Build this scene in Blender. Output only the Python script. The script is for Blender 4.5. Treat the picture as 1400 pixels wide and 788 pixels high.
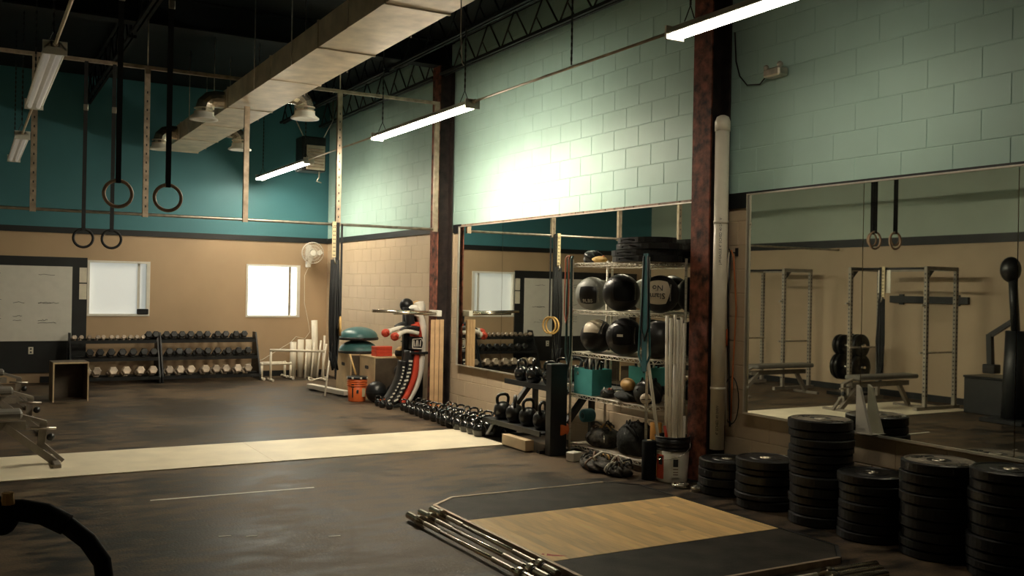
import bpy, bmesh, math, random
from mathutils import Vector, Matrix
random.seed(7)
for o in list(bpy.data.objects): bpy.data.objects.remove(o)
scn = bpy.context.scene
COL = scn.collection
R = math.radians
# ------------------------------------------------------------------ camera
CAM_H = 1.63
yaw, roll, pitch = R(29.55), R(1.07), R(0.04)
fw = Vector((math.sin(yaw)*math.cos(pitch), math.cos(yaw)*math.cos(pitch), math.sin(pitch)))
r0 = Vector((math.cos(yaw), -math.sin(yaw), 0)); u0 = r0.cross(fw)
rt = r0*math.cos(roll) + u0*math.sin(roll); up = rt.cross(fw)
cd = bpy.data.cameras.new('camera'); cam = bpy.data.objects.new('camera', cd); COL.objects.link(cam)
m3 = Matrix((rt, up, -fw)).transposed()
cam.matrix_world = Matrix.Translation((0, 0, CAM_H)) @ m3.to_4x4()
cd.sensor_width = 36; cd.lens = 1309/1400*36; cd.clip_start = .05
scn.camera = cam
# ------------------------------------------------------------------ world, exposure
w = bpy.data.worlds.new('world'); scn.world = w; w.use_nodes = True
w.node_tree.nodes['Background'].inputs[0].default_value = (.55, .75, .8, 1)
w.node_tree.nodes['Background'].inputs[1].default_value = 0.03
vs = scn.view_settings
vs.view_transform = 'Standard'; vs.look = 'None'; vs.gamma = 1; vs.exposure = 0.12; vs.use_curve_mapping = False
LAMP = {'mid': 185.0, 'far': 105.0, 'near': 30.0, 'side': .1}      # tube emission of each strip light
WIN = (2.2, .28)                                                     # daylight in the two back windows
# ------------------------------------------------------------------ materials
MATS = {}
def M(name, col, rough=.5, metal=0., var=.12, scale=9., bump=0., bscale=60., rnd=0., coat=0., spec=.5):
    if name in MATS: return MATS[name]
    m = bpy.data.materials.new(name); m.use_nodes = True; MATS[name] = m
    nt = m.node_tree; N, L = nt.nodes, nt.links
    b = N['Principled BSDF']
    b.inputs['Roughness'].default_value = rough; b.inputs['Metallic'].default_value = metal
    b.inputs['Specular IOR Level'].default_value = spec
    if coat: b.inputs['Coat Weight'].default_value = coat
    tc = N.new('ShaderNodeTexCoord')
    nz = N.new('ShaderNodeTexNoise'); nz.inputs['Scale'].default_value = scale; nz.inputs['Detail'].default_value = 4
    L.new(tc.outputs['Object'], nz.inputs['Vector'])
    mp = N.new('ShaderNodeMapRange'); mp.inputs[1].default_value = .3; mp.inputs[2].default_value = .7
    mp.inputs[3].default_value = 1-var; mp.inputs[4].default_value = 1+var
    L.new(nz.outputs['Fac'], mp.inputs[0])
    val = mp.outputs[0]
    if rnd:
        oi = N.new('ShaderNodeObjectInfo'); m2 = N.new('ShaderNodeMapRange')
        m2.inputs[3].default_value = 1-rnd; m2.inputs[4].default_value = 1+rnd
        L.new(oi.outputs['Random'], m2.inputs[0])
        mm = N.new('ShaderNodeMath'); mm.operation = 'MULTIPLY'
        L.new(val, mm.inputs[0]); L.new(m2.outputs[0], mm.inputs[1]); val = mm.outputs[0]
    hs = N.new('ShaderNodeHueSaturation'); hs.inputs['Color'].default_value = (*col, 1)
    L.new(val, hs.inputs['Value']); L.new(hs.outputs[0], b.inputs['Base Color'])
    if bump:
        n2 = N.new('ShaderNodeTexNoise'); n2.inputs['Scale'].default_value = bscale; n2.inputs['Detail'].default_value = 3
        L.new(tc.outputs['Object'], n2.inputs['Vector'])
        bp = N.new('ShaderNodeBump'); bp.inputs['Strength'].default_value = bump; bp.inputs['Distance'].default_value = .01
        L.new(n2.outputs['Fac'], bp.inputs['Height']); L.new(bp.outputs[0], b.inputs['Normal'])
    return m
def emit(name, col, s):
    m = bpy.data.materials.new(name); m.use_nodes = True
    b = m.node_tree.nodes['Principled BSDF']
    b.inputs['Base Color'].default_value = (.8, .8, .78, 1)
    b.inputs['Emission Color'].default_value = (*col, 1); b.inputs['Emission Strength'].default_value = s
    return m
def two_tone(name, low, high, zs, rough=.55, nscale=1.2):
    """wall paint that changes colour at the height of the trim"""
    m = M(name, low, rough, var=.07, scale=nscale, bump=.06, bscale=40)
    nt = m.node_tree; N, L = nt.nodes, nt.links
    hs = [n for n in N if n.type == 'HUE_SAT'][0]
    g = N.new('ShaderNodeNewGeometry'); sx = N.new('ShaderNodeSeparateXYZ'); L.new(g.outputs['Position'], sx.inputs[0])
    gt = N.new('ShaderNodeMath'); gt.operation = 'GREATER_THAN'; gt.inputs[1].default_value = zs; L.new(sx.outputs['Z'], gt.inputs[0])
    mx = N.new('ShaderNodeMix'); mx.data_type = 'RGBA'; L.new(gt.outputs[0], mx.inputs['Factor'])
    mx.inputs['A'].default_value = (*low, 1); mx.inputs['B'].default_value = (*high, 1)
    L.new(mx.outputs['Result'], hs.inputs['Color'])
    # noise in place of the room so neighbouring pieces differ
    nz = [n for n in N if n.type == 'TEX_NOISE'][0]
    L.new(g.outputs['Position'], nz.inputs['Vector'])
    return m
BEIGE = (.56, .43, .28)
block_mat = two_tone('painted_block', (.60, .475, .325), (.41, .60, .54), 2.43)  # upper teal paled, the lamps' overexposure is mixed into the paint
plaster = two_tone('painted_plaster', (.47, .34, .21), (.05, .185, .22), 2.43)  # upper teal deepened to carry the dim light on this wall
plaster_l = two_tone('painted_plaster_side', (.47, .36, .24), (.42, .50, .42), 2.5)
def rubber_floor_mat():
    m = bpy.data.materials.new('rubber_floor'); m.use_nodes = True; nt = m.node_tree; N, L = nt.nodes, nt.links
    b = N['Principled BSDF']; b.inputs['Specular IOR Level'].default_value = .22
    tc = N.new('ShaderNodeTexCoord')
    def noise(sc, det, ax=None):
        n = N.new('ShaderNodeTexNoise'); n.inputs['Scale'].default_value = sc; n.inputs['Detail'].default_value = det
        if ax:
            mp = N.new('ShaderNodeMapping'); mp.inputs['Scale'].default_value = ax; L.new(tc.outputs['Object'], mp.inputs[0]); L.new(mp.outputs[0], n.inputs['Vector'])
        else: L.new(tc.outputs['Object'], n.inputs['Vector'])
        return n.outputs['Fac']
    big, fine, grain = noise(.6, 4), noise(5.5, 6, (.6, 1.3, 1)), noise(60, 2)
    def mix(a, k, c, kc):
        x = N.new('ShaderNodeMath'); x.operation = 'MULTIPLY'; x.inputs[1].default_value = k; L.new(a, x.inputs[0])
        y = N.new('ShaderNodeMath'); y.operation = 'MULTIPLY_ADD'; y.inputs[1].default_value = kc; L.new(c, y.inputs[0]); L.new(x.outputs[0], y.inputs[2]); return y.outputs[0]
    f = mix(mix(big, .5, fine, .42), 1., grain, .2)
    cr = N.new('ShaderNodeValToRGB'); L.new(f, cr.inputs[0])
    e = cr.color_ramp.elements; e[0].position = .5; e[0].color = (.006, .0065, .0065, 1); e[1].position = .62; e[1].color = (.125, .088, .054, 1)
    L.new(cr.outputs[0], b.inputs['Base Color'])
    mr = N.new('ShaderNodeMapRange'); mr.inputs[1].default_value = .48; mr.inputs[2].default_value = .64; mr.inputs[3].default_value = .42; mr.inputs[4].default_value = .62
    L.new(f, mr.inputs[0]); L.new(mr.outputs[0], b.inputs['Roughness'])
    bp = N.new('ShaderNodeBump'); bp.inputs['Strength'].default_value = .5; bp.inputs['Distance'].default_value = .006
    L.new(mix(fine, .6, grain, .5), bp.inputs['Height']); L.new(bp.outputs[0], b.inputs['Normal'])
    return m
rubber_floor = rubber_floor_mat()
deck_black = M('black_ceiling_paint', (.008, .010, .011), .7, spec=.15)
steel_black = M('black_steel', (.012, .014, .015), .45, var=.2)
trim_black = M('black_trim', (.011, .013, .014), .5, var=.25, scale=3)
black_plastic = M('black_plastic', (.012, .014, .015), .35)
black_rubber = M('black_rubber', (.009, .010, .011), .42, var=.3, bump=.15)
mat_rubber = M('mat_rubber', (.030, .026, .020), .6, spec=.15, var=.6, scale=5, bump=.5, bscale=120)
iron = M('cast_iron', (.018, .018, .017), .28, .35, var=.3, bump=.15, bscale=60)
kb_paint = M('glossy_black_enamel', (.012, .013, .013), .16, .0, coat=.5)
chrome = M('worn_chrome', (.68, .62, .52), .22, 1., var=.15)
galv = M('galvanised_steel', (.64, .55, .42), .45, .45, var=.2, scale=5)
bright_duct = M('bright_duct_metal', (.72, .66, .55), .25, .9, var=.2, scale=14)
zinc = M('zinc_wire', (.74, .68, .56), .35, .35, var=.1)
raw_steel = M('raw_steel', (.50, .45, .38), .4, .9, var=.25, scale=14)
strut_m = M('strut_steel', (.44, .35, .26), .5, .6, var=.3, scale=12)
rust = M('rusty_red_steel', (.15, .046, .026), .75, .0, var=.9, scale=13, bump=.4)
shaded_rust = M('shaded_rusty_steel', (.022, .014, .012), .7, var=.8, scale=9, bump=.3)  # column web and back flange: shade of the recess put into the colour
white_pvc = M('white_pvc', (.86, .80, .66), .35, var=.05)
white_enamel = M('white_enamel', (.82, .80, .72), .4, var=.04)
mirror_m = M('mirror_glass', (.80, .82, .76), .015, 1., var=.03, scale=2)
alum = M('aluminium_edge', (.74, .70, .62), .35, .7, var=.08)
ply = M('plywood', (.84, .75, .56), .48, var=.10, scale=3)
ply_box = M('birch_plywood', (.66, .50, .30), .5, var=.18, scale=4)
dark_ply = M('dark_plywood', (.10, .075, .05), .6, var=.2)
stud = M('pine_board', (.56, .36, .19), .6, var=.18, scale=6, rnd=.1)
brown_trim = M('brown_trim', (.22, .14, .095), .7, var=.4, scale=20, rnd=.25)
orange = M('orange_plastic', (.80, .16, .035), .4, var=.06)
red = M('red_vinyl', (.62, .07, .035), .4, var=.08)
teal_fab = M('teal_fabric', (.07, .38, .38), .7, var=.08)
teal_band = M('teal_latex', (.025, .13, .15), .45, var=.15)
teal_dome = M('bluegreen_dome', (.06, .17, .18), .35, var=.15)
white_vinyl = M('white_vinyl', (.80, .76, .66), .45, var=.05)
black_vinyl = M('black_vinyl', (.016, .016, .017), .35, var=.25)
grey_vinyl = M('grey_vinyl', (.36, .37, .34), .45, var=.1)
cream_vinyl = M('cream_vinyl', (.70, .60, .44), .5, var=.06)
tan_leather = M('tan_leather', (.62, .38, .13), .5, var=.15)
strap_m = M('black_webbing', (.012, .013, .014), .8, var=.2)
ring_wood = M('ring_wood', (.36, .23, .15), .5, var=.2)
yellow_strap = M('yellow_strap', (.72, .60, .36), .6, var=.1)
board_white = M('whiteboard', (.72, .71, .65), .3, var=.04)
paper = M('paper', (.75, .70, .58), .8, var=.1)
ink = M('ink', (.03, .03, .03), .6)
grey_frame = M('grey_rack_paint', (.30, .27, .22), .45, .2, var=.15)
bench_frame_m = M('grey_bench_paint', (.26, .23, .19), .45, .3, var=.15)
pad_m = M('bench_pad', (.15, .14, .12), .45, var=.15)
grip_m = M('foam_grip', (.008, .009, .010), .7, spec=.2)
camo = M('camo_canvas', (.05, .044, .034), .75, var=.95, scale=26, bump=.6, bscale=30)
olive = M('olive_canvas', (.02, .022, .02), .8, var=.5, scale=12, bump=.4)
yellow_glove = M('yellow_leather', (.72, .46, .13), .7, var=.2)
orange_foam = M('orange_foam', (.75, .36, .08), .7)
glass_m = M('guard_wire', (.75, .70, .62), .4, .5)
def wood_floor():
    m = M('maple_plank', (.88, .60, .28), .36, var=.13, scale=5, rnd=.16)
    nt = m.node_tree; N, L = nt.nodes, nt.links
    nz = [n for n in N if n.type == 'TEX_NOISE'][0]
    tc = [n for n in N if n.type == 'TEX_COORD'][0]
    mpn = N.new('ShaderNodeMapping'); mpn.inputs['Scale'].default_value = (6, .7, 1)
    L.new(tc.outputs['Object'], mpn.inputs['Vector']); L.new(mpn.outputs[0], nz.inputs['Vector'])
    return m
maple = wood_floor()
# ------------------------------------------------------------------ mesh builder
class B:
    def __init__(s): s.v = []; s.f = []; s.sm = []
    def add(s, vs, fs, smooth=False):
        n = len(s.v); s.v += [tuple(v) for v in vs]
        for f in fs: s.f.append(tuple(i+n for i in f)); s.sm.append(smooth)
        return s
    def box(s, x0, x1, y0, y1, z0, z1, c=0.):
        """box; c chamfers the four edges along z's normals in plan and top"""
        if x1 < x0: x0, x1 = x1, x0
        if y1 < y0: y0, y1 = y1, y0
        if z1 < z0: z0, z1 = z1, z0
        if not c:
            v = [(x, y, z) for z in (z0, z1) for y in (y0, y1) for x in (x0, x1)]
            return s.add(v, [(0,2,3,1), (4,5,7,6), (0,1,5,4), (2,6,7,3), (0,4,6,2), (1,3,7,5)])
        c = min(c, (x1-x0)*.45, (y1-y0)*.45, (z1-z0)*.45)
        bm = bmesh.new(); bmesh.ops.create_cube(bm, size=1)
        for q in bm.verts: q.co = Vector(((x0+x1)/2+q.co.x*(x1-x0), (y0+y1)/2+q.co.y*(y1-y0), (z0+z1)/2+q.co.z*(z1-z0)))
        bmesh.ops.bevel(bm, geom=bm.edges[:], offset=c, segments=1, affect='EDGES')
        bm.verts.ensure_lookup_table()
        s.add([q.co[:] for q in bm.verts], [[q.index for q in f.verts] for f in bm.faces]); bm.free(); return s
    def obox(s, p, q, wd, ht, upv=(0, 0, 1)):
        """box bar from p to q, width wd, height ht"""
        p, q = Vector(p), Vector(q); d = (q-p).normalized(); u = Vector(upv)
        if abs(d.dot(u)) > .99: u = Vector((1, 0, 0))
        a = d.cross(u).normalized(); u = a.cross(d)
        v = []
        for e in (p, q):
            for (i, j) in ((-1,-1), (1,-1), (1,1), (-1,1)): v.append(e+a*wd/2*i+u*ht/2*j)
        return s.add(v, [(3,2,1,0), (4,5,6,7), (0,1,5,4), (1,2,6,5), (2,3,7,6), (3,0,4,7)])
    def tube(s, pts, r, n=8, caps=True, closed=False, smooth=True):
        pts = [Vector(p) for p in pts]; k = len(pts)
        rs = r if isinstance(r, (list, tuple)) else [r]*k
        d0 = (pts[1]-pts[0]).normalized()
        u = Vector((0, 0, 1)) if abs(d0.z) < .9 else Vector((1, 0, 0))
        vs = []
        for i in range(k):
            if closed: d = pts[(i+1) % k]-pts[i-1]
            else: d = pts[min(i+1, k-1)]-pts[max(i-1, 0)]
            d.normalize(); a = d.cross(u)
            if a.length < 1e-4: a = d.orthogonal()
            a.normalize(); u = a.cross(d).normalized()
            for j in range(n):
                t = 2*math.pi*j/n; vs.append(pts[i]+(a*math.cos(t)+u*math.sin(t))*rs[i])
        fs = []
        for i in range(k if closed else k-1):
            i2 = (i+1) % k
            for j in range(n): fs.append((i*n+j, i*n+(j+1) % n, i2*n+(j+1) % n, i2*n+j))
        s.add(vs, fs, smooth)
        if caps and not closed:
            s.add(vs[:n], [tuple(range(n))[::-1]]); s.add(vs[-n:], [tuple(range(n))])
        return s
    def lathe(s, prof, n=16, c=(0, 0, 0), axis='z', smooth=True):
        vs = []; fs = []
        for (r, z) in prof:
            for j in range(n):
                t = 2*math.pi*j/n; x, y = r*math.cos(t), r*math.sin(t)
                p = {'z': (x, y, z), 'y': (x, z, y), 'x': (z, x, y)}[axis]
                vs.append((p[0]+c[0], p[1]+c[1], p[2]+c[2]))
        for i in range(len(prof)-1):
            for j in range(n): fs.append((i*n+j, i*n+(j+1) % n, (i+1)*n+(j+1) % n, (i+1)*n+j))
        return s.add(vs, fs, smooth)
    def cyl(s, c, r, h, n=16, axis='z', r2=None, ch=0.):
        r2 = r if r2 is None else r2
        p = [(0, 0), (r-ch, 0), (r, ch), (r2, h-ch), (r2-ch, h), (0, h)] if ch else [(0, 0), (r, 0), (r2, h), (0, h)]
        return s.lathe(p, n, c, axis, False)
    def sphere(s, c, r, nu=16, nv=10, sc=(1, 1, 1)):
        return s.lathe([(max(1e-4, r*math.sin(math.pi*i/nv)), -r*math.cos(math.pi*i/nv)) for i in range(nv+1)], nu, (0, 0, 0)) and s._shift(c, sc, nu*(nv+1))
    def _shift(s, c, sc, k):
        for i in range(len(s.v)-k, len(s.v)):
            v = s.v[i]; s.v[i] = (c[0]+v[0]*sc[0], c[1]+v[1]*sc[1], c[2]+v[2]*sc[2])
        return s
    def prism(s, poly, z0, z1, axis='z'):
        n = len(poly)
        def P(a, b, h): return {'z': (a, b, h), 'y': (a, h, b), 'x': (h, a, b)}[axis]
        v = [P(a, b, z0) for a, b in poly]+[P(a, b, z1) for a, b in poly]
        return s.add(v, [tuple(range(n))[::-1], tuple(range(n, 2*n))]+[(i, (i+1) % n, n+(i+1) % n, n+i) for i in range(n)])
    def mesh(s, name, mat):
        me = bpy.data.meshes.new(name); me.from_pydata(s.v, [], s.f)
        me.polygons.foreach_set('use_smooth', s.sm)
        bm = bmesh.new(); bm.from_mesh(me); bmesh.ops.remove_doubles(bm, verts=bm.verts, dist=1e-5)
        bmesh.ops.recalc_face_normals(bm, faces=bm.faces); bm.to_mesh(me); bm.free()
        if mat: me.materials.append(mat)
        return me
    def obj(s, name, mat, parent=None, loc=None, rz=0):
        return place(name, s.mesh(name, mat), parent, loc, rz)
def place(name, me, parent=None, loc=None, rz=0):
    o = bpy.data.objects.new(name, me); COL.objects.link(o)
    if parent: o.parent = parent
    if loc is not None: o.location = loc
    if rz: o.rotation_euler.z = rz
    return o
def tag(o, label=None, cat=None, group=None, kind=None):
    if label: o['label'] = label
    if cat: o['category'] = cat
    if group: o['group'] = group
    if kind: o['kind'] = kind
    return o
def thing(name, label, cat, loc=(0, 0, 0), rz=0, group=None):
    o = bpy.data.objects.new(name, None); COL.objects.link(o); o.empty_display_size = .1
    o.location = loc; o.rotation_euler.z = rz
    return tag(o, label, cat, group)
def struct(o): o['kind'] = 'structure'; return o
def dup(root, loc, rz=0, label=None, group=None, scale=None):
    r = root.copy(); COL.objects.link(r); r.location = loc; r.rotation_euler = (0, 0, rz)
    if scale: r.scale = (scale,)*3
    if label: r['label'] = label
    if group: r['group'] = group
    for ch in list(root.children):
        c = ch.copy(); COL.objects.link(c); c.parent = r
        for g in list(ch.children):
            d = g.copy(); COL.objects.link(d); d.parent = c
    return r
def text_mesh(name, body, size, mat, extrude=.0008):
    cu = bpy.data.curves.new(name, 'FONT'); cu.body = body; cu.size = size; cu.extrude = extrude
    cu.align_x = 'CENTER'; cu.align_y = 'CENTER'; cu.resolution_u = 2
    t = bpy.data.objects.new(name, cu); COL.objects.link(t)
    dg = bpy.context.evaluated_depsgraph_get(); dg.update()
    me = bpy.data.meshes.new_from_object(t.evaluated_get(dg))
    bpy.data.objects.remove(t); me.materials.clear(); me.materials.append(mat); me.name = name
    return me
def basis(o, xa, ya, loc):
    xa, ya = Vector(xa).normalized(), Vector(ya).normalized(); za = xa.cross(ya)
    o.matrix_local = Matrix.Translation(loc) @ Matrix((xa, ya, za)).transposed().to_4x4()
    return o
ORD = ['first', 'second', 'third', 'fourth', 'fifth', 'sixth', 'seventh', 'eighth', 'ninth', 'tenth', 'eleventh', 'twelfth',
       'thirteenth', 'fourteenth', 'fifteenth', 'sixteenth', 'seventeenth', 'eighteenth', 'nineteenth', 'twentieth']
# ================================================================== SETTING
XW, YB, XL, YF, ZC = 5.67, 16.85, -1.8, -2.0, 4.95
struct(B().box(XL-.2, XW+.23, YF-.2, YB+.2, -.12, 0).obj('floor', rubber_floor))
struct(B().box(XL-.2, XW+.23, YF-.2, YB+.2, ZC, ZC+.12).obj('ceiling', deck_black))
# right wall: slab in mortar colour with a face of concrete blocks
wall_r = struct(B().box(XW+.004, XW+.23, YF, YB, 0, ZC).obj('wall_right', block_mat))
BH, BL, MIR = .2032, .4064, [(6.52, 11.37, .62, 2.43), (2.2, 5.965, .64, 2.445)]
j = .0026
def block_b(x0, x1, y0, y1, z0, z1, b):
    c = .0035
    v = [(x1, y0, z0), (x1, y1, z0), (x1, y1, z1), (x1, y0, z1), (x0+c, y0, z0), (x0+c, y1, z0), (x0+c, y1, z1), (x0+c, y0, z1),
         (x0, y0+c, z0+c), (x0, y1-c, z0+c), (x0, y1-c, z1-c), (x0, y0+c, z1-c)]
    b.add(v, [(8,11,10,9), (0,1,5,4), (1,2,6,5), (2,3,7,6), (3,0,4,7), (4,5,9,8), (5,6,10,9), (6,7,11,10), (7,4,8,11)])
def seen(y, z):
    d = Vector((XW, y, z))-Vector((0, 0, CAM_H)); zz = d.dot(fw)
    if zz < .5: return None
    px, py = 700+1309*d.dot(rt)/zz, 394-1309*d.dot(up)/zz
    if not (-10 < px < 1410 and -10 < py < 798): return None
    for (a, b_, c_, d_) in MIR:
        if a+.1 < y < b_-.1 and c_ < z-.05 and z+.05 < d_: return None
    return zz
cells = []
for k in range(25):
    z0, z1 = k*BH, min((k+1)*BH, ZC)
    if z1-z0 < .05: continue
    y = YF-(BL/2 if k % 2 else 0)
    while y < YB:
        a, b_ = max(y, YF), min(y+BL, YB)
        if b_-a > .05: cells.append((a+j, b_-j, z0+j, z1-j, abs(b_-a-BL) < 1e-4 and abs(z1-z0-BH) < 1e-4))
        y += BL
ranked = sorted([(seen((c[0]+c[1])/2, (c[2]+c[3])/2), i) for i, c in enumerate(cells) if c[4] and seen((c[0]+c[1])/2, (c[2]+c[3])/2)])
near = {i for _, i in ranked[:296]}
bb = B(); block_b(0, .03, -BL/2+j, BL/2-j, -BH/2+j, BH/2-j, bb); blk = bb.mesh('concrete_block', block_mat)
rest = B()
for i, c in enumerate(cells):
    if i in near: place('concrete_block', blk, wall_r, (XW, (c[0]+c[1])/2, (c[2]+c[3])/2))
    else: block_b(XW, XW+.03, c[0], c[1], c[2], c[3], rest)
tag(rest.obj('concrete_block_field', block_mat, wall_r), kind='stuff')
# back wall with two window openings
W1, W2 = (4.21, 5.17, 1.045, 1.977), (1.66, 2.62, 1.06, 1.965)
bw = B(); xs = [XL-.2, W2[0], W2[1], W1[0], W1[1], XW+.23]
for i in range(5):
    if i in (1, 3):
        q = W2 if i == 1 else W1
        bw.box(xs[i], xs[i+1], YB, YB+.2, 0, q[2]); bw.box(xs[i], xs[i+1], YB, YB+.2, q[3], ZC)
    else: bw.box(xs[i], xs[i+1], YB, YB+.2, 0, ZC)
struct(bw.obj('wall_back', plaster))
struct(B().box(XL-.2, XL, YF, YB, 0, ZC).obj('wall_left', plaster_l))
struct(B().box(XL-.2, XW+.23, YF-.2, YF, 0, ZC).obj('wall_front', plaster_l))
for n, (q, s) in enumerate(((W1, WIN[0]), (W2, WIN[1])), 1):
    f = B(); t = .035
    f.box(q[0], q[1], YB-.012, YB+.11, q[2], q[2]+t); f.box(q[0], q[1], YB-.012, YB+.11, q[3]-t, q[3])
    f.box(q[0], q[0]+t, YB-.012, YB+.11, q[2]+t, q[3]-t); f.box(q[1]-t*1.6, q[1], YB-.012, YB+.11, q[2]+t, q[3]-t)
    wo = struct(f.obj('window_%d' % n, white_enamel))
    B().box(q[0]+t, q[1]-.19, YB+.07, YB+.078, q[2]+t, q[3]-t).obj('pane', emit('daylight_pane_%d' % n, (.93, 1., .94), s*1.0), wo)
    B().box(q[1]-.15, q[1]-t*1.6, YB+.07, YB+.078, q[2]+t, q[3]-t).obj('pane', emit('daylight_sidepane_%d' % n, (.93, 1., .94), s*.95), wo)
    B().box(q[1]-.19, q[1]-.15, YB+.05, YB+.09, q[2]+t, q[3]-t).obj('mullion', raw_steel if n == 1 else white_enamel, wo)
    if n == 2: B().box(q[1]-.2, q[1]-.02, YB-.03, YB+.02, q[2]+.03, q[2]+.12, .01).obj('latch_box', black_plastic, wo)
# black trim bands
def band(n, *a, m=trim_black): return struct(B().box(*a).obj('trim_%d' % n, m))
band(1, XL, XW, YB-.02, YB, 2.385, 2.478)
band(2, XW-.022, XW, 11.86, YB-.02, 2.385, 2.472)
band(3, XW-.022, XW, 11.39, 11.6, 2.36, 2.472)
band(4, XW-.022, XW, 5.965, 6.25, 2.345, 2.476)
band(5, XW-.024, XW, 2.2, 5.965, 2.452, 2.476)
band(6, XL, XL+.02, YF, YB-.02, 2.44, 2.575)
bt = struct(B().box(XW-.006, XW, 6.47, 11.39, 2.434, 2.462).obj('trim_7', trim_black))
y = 6.48
while y < 11.3:
    ln = random.choice((.16, .3, .4, .4)); e = min(y+ln, 11.36)
    B().box(XW-.026, XW-.006, y, e-.012, 2.432, 2.464).obj('brick_slip', brown_trim, bt); y = e
struct(B().box(1.0, XW, YB-.015, YB, 0, .1).obj('baseboard_back', trim_black))
struct(B().box(XL, XL+.015, YF, YB-.02, 0, .1).obj('baseboard_left', trim_black))
# ---- mirrors
def mirror(q, seams, label):
    y0, y1, z0, z1 = q
    t = thing('wall_mirror', label, 'mirror', (5.63, (y0+y1)/2, z0))
    oy, oz = (y0+y1)/2, z0
    cuts = [y0]+seams+[y1]
    for a, b_ in zip(cuts, cuts[1:]):
        B().box(0, .006, a-oy+.003, b_-oy-.003, 0, z1-z0).obj('mirror_pane', mirror_m, t)
    fr = B(); d = .016
    fr.box(-.012, .034, y0-oy-d, y1-oy+d, -d, 0); fr.box(-.012, .034, y0-oy-d, y1-oy+d, z1-z0, z1-z0+d*.7)
    fr.box(-.012, .034, y0-oy-d, y0-oy, 0, z1-z0); fr.box(-.012, .034, y1-oy, y1-oy+d, 0, z1-z0)
    fr.obj('edge_frame', alum, t)
    return t
mirror(MIR[0], [7.78, 9.01, 10.18], 'long wall mirror behind the kettlebells and wire shelf between the rusty columns')
mirror(MIR[1], [3.605, 4.785], 'large wall mirror behind the stacked bumper plates right of the white pipe')
# ---- steel columns
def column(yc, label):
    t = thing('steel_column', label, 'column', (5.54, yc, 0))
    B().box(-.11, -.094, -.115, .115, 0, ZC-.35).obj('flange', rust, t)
    B().box(.094, .11, -.115, .115, 0, ZC-.35).obj('flange', shaded_rust, t)
    B().box(-.094, .094, -.007, .007, 0, ZC-.35).obj('web', shaded_rust, t)
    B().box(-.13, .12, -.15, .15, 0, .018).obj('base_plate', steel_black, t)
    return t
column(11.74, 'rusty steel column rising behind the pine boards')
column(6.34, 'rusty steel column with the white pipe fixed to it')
# ---- roof girders and bar joists
def girder(yc, z0, z1, label):
    t = thing('roof_girder', label, 'girder', (0, yc, z0)); h = z1-z0
    B().box(XL+.02, XW-.02, -.1, .1, 0, .02).obj('flange', deck_black, t)
    B().box(XL+.02, XW-.02, -.1, .1, h-.02, h).obj('flange', deck_black, t)
    B().box(XL+.02, XW-.02, -.008, .008, .02, h-.02).obj('web', deck_black, t)
girder(6.34, 4.6, 4.945, 'black roof girder on the nearer rusty column')
girder(11.74, 4.6, 4.945, 'black roof girder on the farther rusty column')
def joist(x, y0, y1, z0, z1, label, m):
    t = thing('bar_joist', label, 'joist', (x, y0, z0), group='open web roof joists'); L_ = y1-y0; h = z1-z0
    for zz in (0, h-.035):
        for s in (-1, 1): B().box(s*.012, s*.045, 0, L_, zz, zz+.035).obj('chord', m, t)
    wb = B(); n = int(L_/.32); st = L_/n
    for i in range(n):
        a = (0, i*st, .02 if i % 2 else h-.02); b_ = (0, (i+1)*st, h-.02 if i % 2 else .02)
        wb.tube([a, b_], .011, 6)
        if i % 2 == 0: wb.tube([(0, i*st, .02), (0, (i+.5)*st, h/2)], .009, 5)
    wb.obj('web_bars', m, t)
k = 0
for (x, nm) in ((5.46, 'beside the block wall'), (4.75, 'one in from the block wall'), (1.6, 'above the hanging rings'), (.2, 'by the left lights')):
    for (a, b_, s) in ((11.86, 16.7, 'in the far bay'), (6.46, 11.62, 'in the middle bay'), (.4, 6.2, 'in the near bay')):
        joist(x, a, b_, 4.46, 4.9, 'black open web joist %s %s' % (nm, s), steel_black if x > 5 else deck_black)
# ================================================================== STRIP LIGHTS
def strip_light(x, y0, y1, z, key, label, lit_col=(1., .88, .68), chain_top=4.94):
    L_ = y1-y0
    t = thing('strip_light', label, 'light', (x, y0, z))
    h = B(); h.prism([(-.075, .03), (-.03, .085), (.03, .085), (.075, .03), (.068, .026), (.028, .07), (-.028, .07), (-.068, .026)], 0, L_, 'y')
    h.box(-.03, .03, 0, L_, .045, .074)
    h.obj('housing', white_enamel, t)
    tm = emit('tube_glow_'+key, lit_col, LAMP[key])
    for s in (-1, 1):
        c = B().lathe([(.001, .025), (.019, .025), (.019, L_-.025), (.001, L_-.025)], 12, (s*.035, 0, .02), 'y')
        c.obj('tube', tm, t)
    for yy in (.0, L_-.022): B().box(-.078, .078, yy, yy+.022, -.005, .088).obj('end_cap', white_enamel, t)
    for yy in (.18, L_-.18):
        ch = B(); top = chain_top-z
        ch.tube([(-.05, yy, .08), (0, yy, .2)], .004, 5); ch.tube([(.05, yy, .08), (0, yy, .2)], .004, 5)
        zz = .2
        while zz < top-.03:
            ch.box(-.008 if int(zz/.03) % 2 else -.003, .008 if int(zz/.03) % 2 else .003, yy-.003 if int(zz/.03) % 2 else yy-.008, yy+.003 if int(zz/.03) % 2 else yy+.008, zz, zz+.034); zz += .03
        ch.obj('chain', steel_black, t)
    return t
strip_light(4.3, 8.44, 11.0, 3.41, 'mid', 'brightest lit strip light hanging in front of the farther rusty column')
strip_light(4.3, 13.69, 16.4, 3.41, 'far', 'lit strip light farthest away in front of the teal back wall')
strip_light(4.3, 4.12, 5.34, 3.41, 'near', 'strip light nearest the camera at the top right')
strip_light(.49, 7.34, 9.84, 3.2, 'side', 'dim strip light hanging at the upper left', (1., .9, .75))
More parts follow.
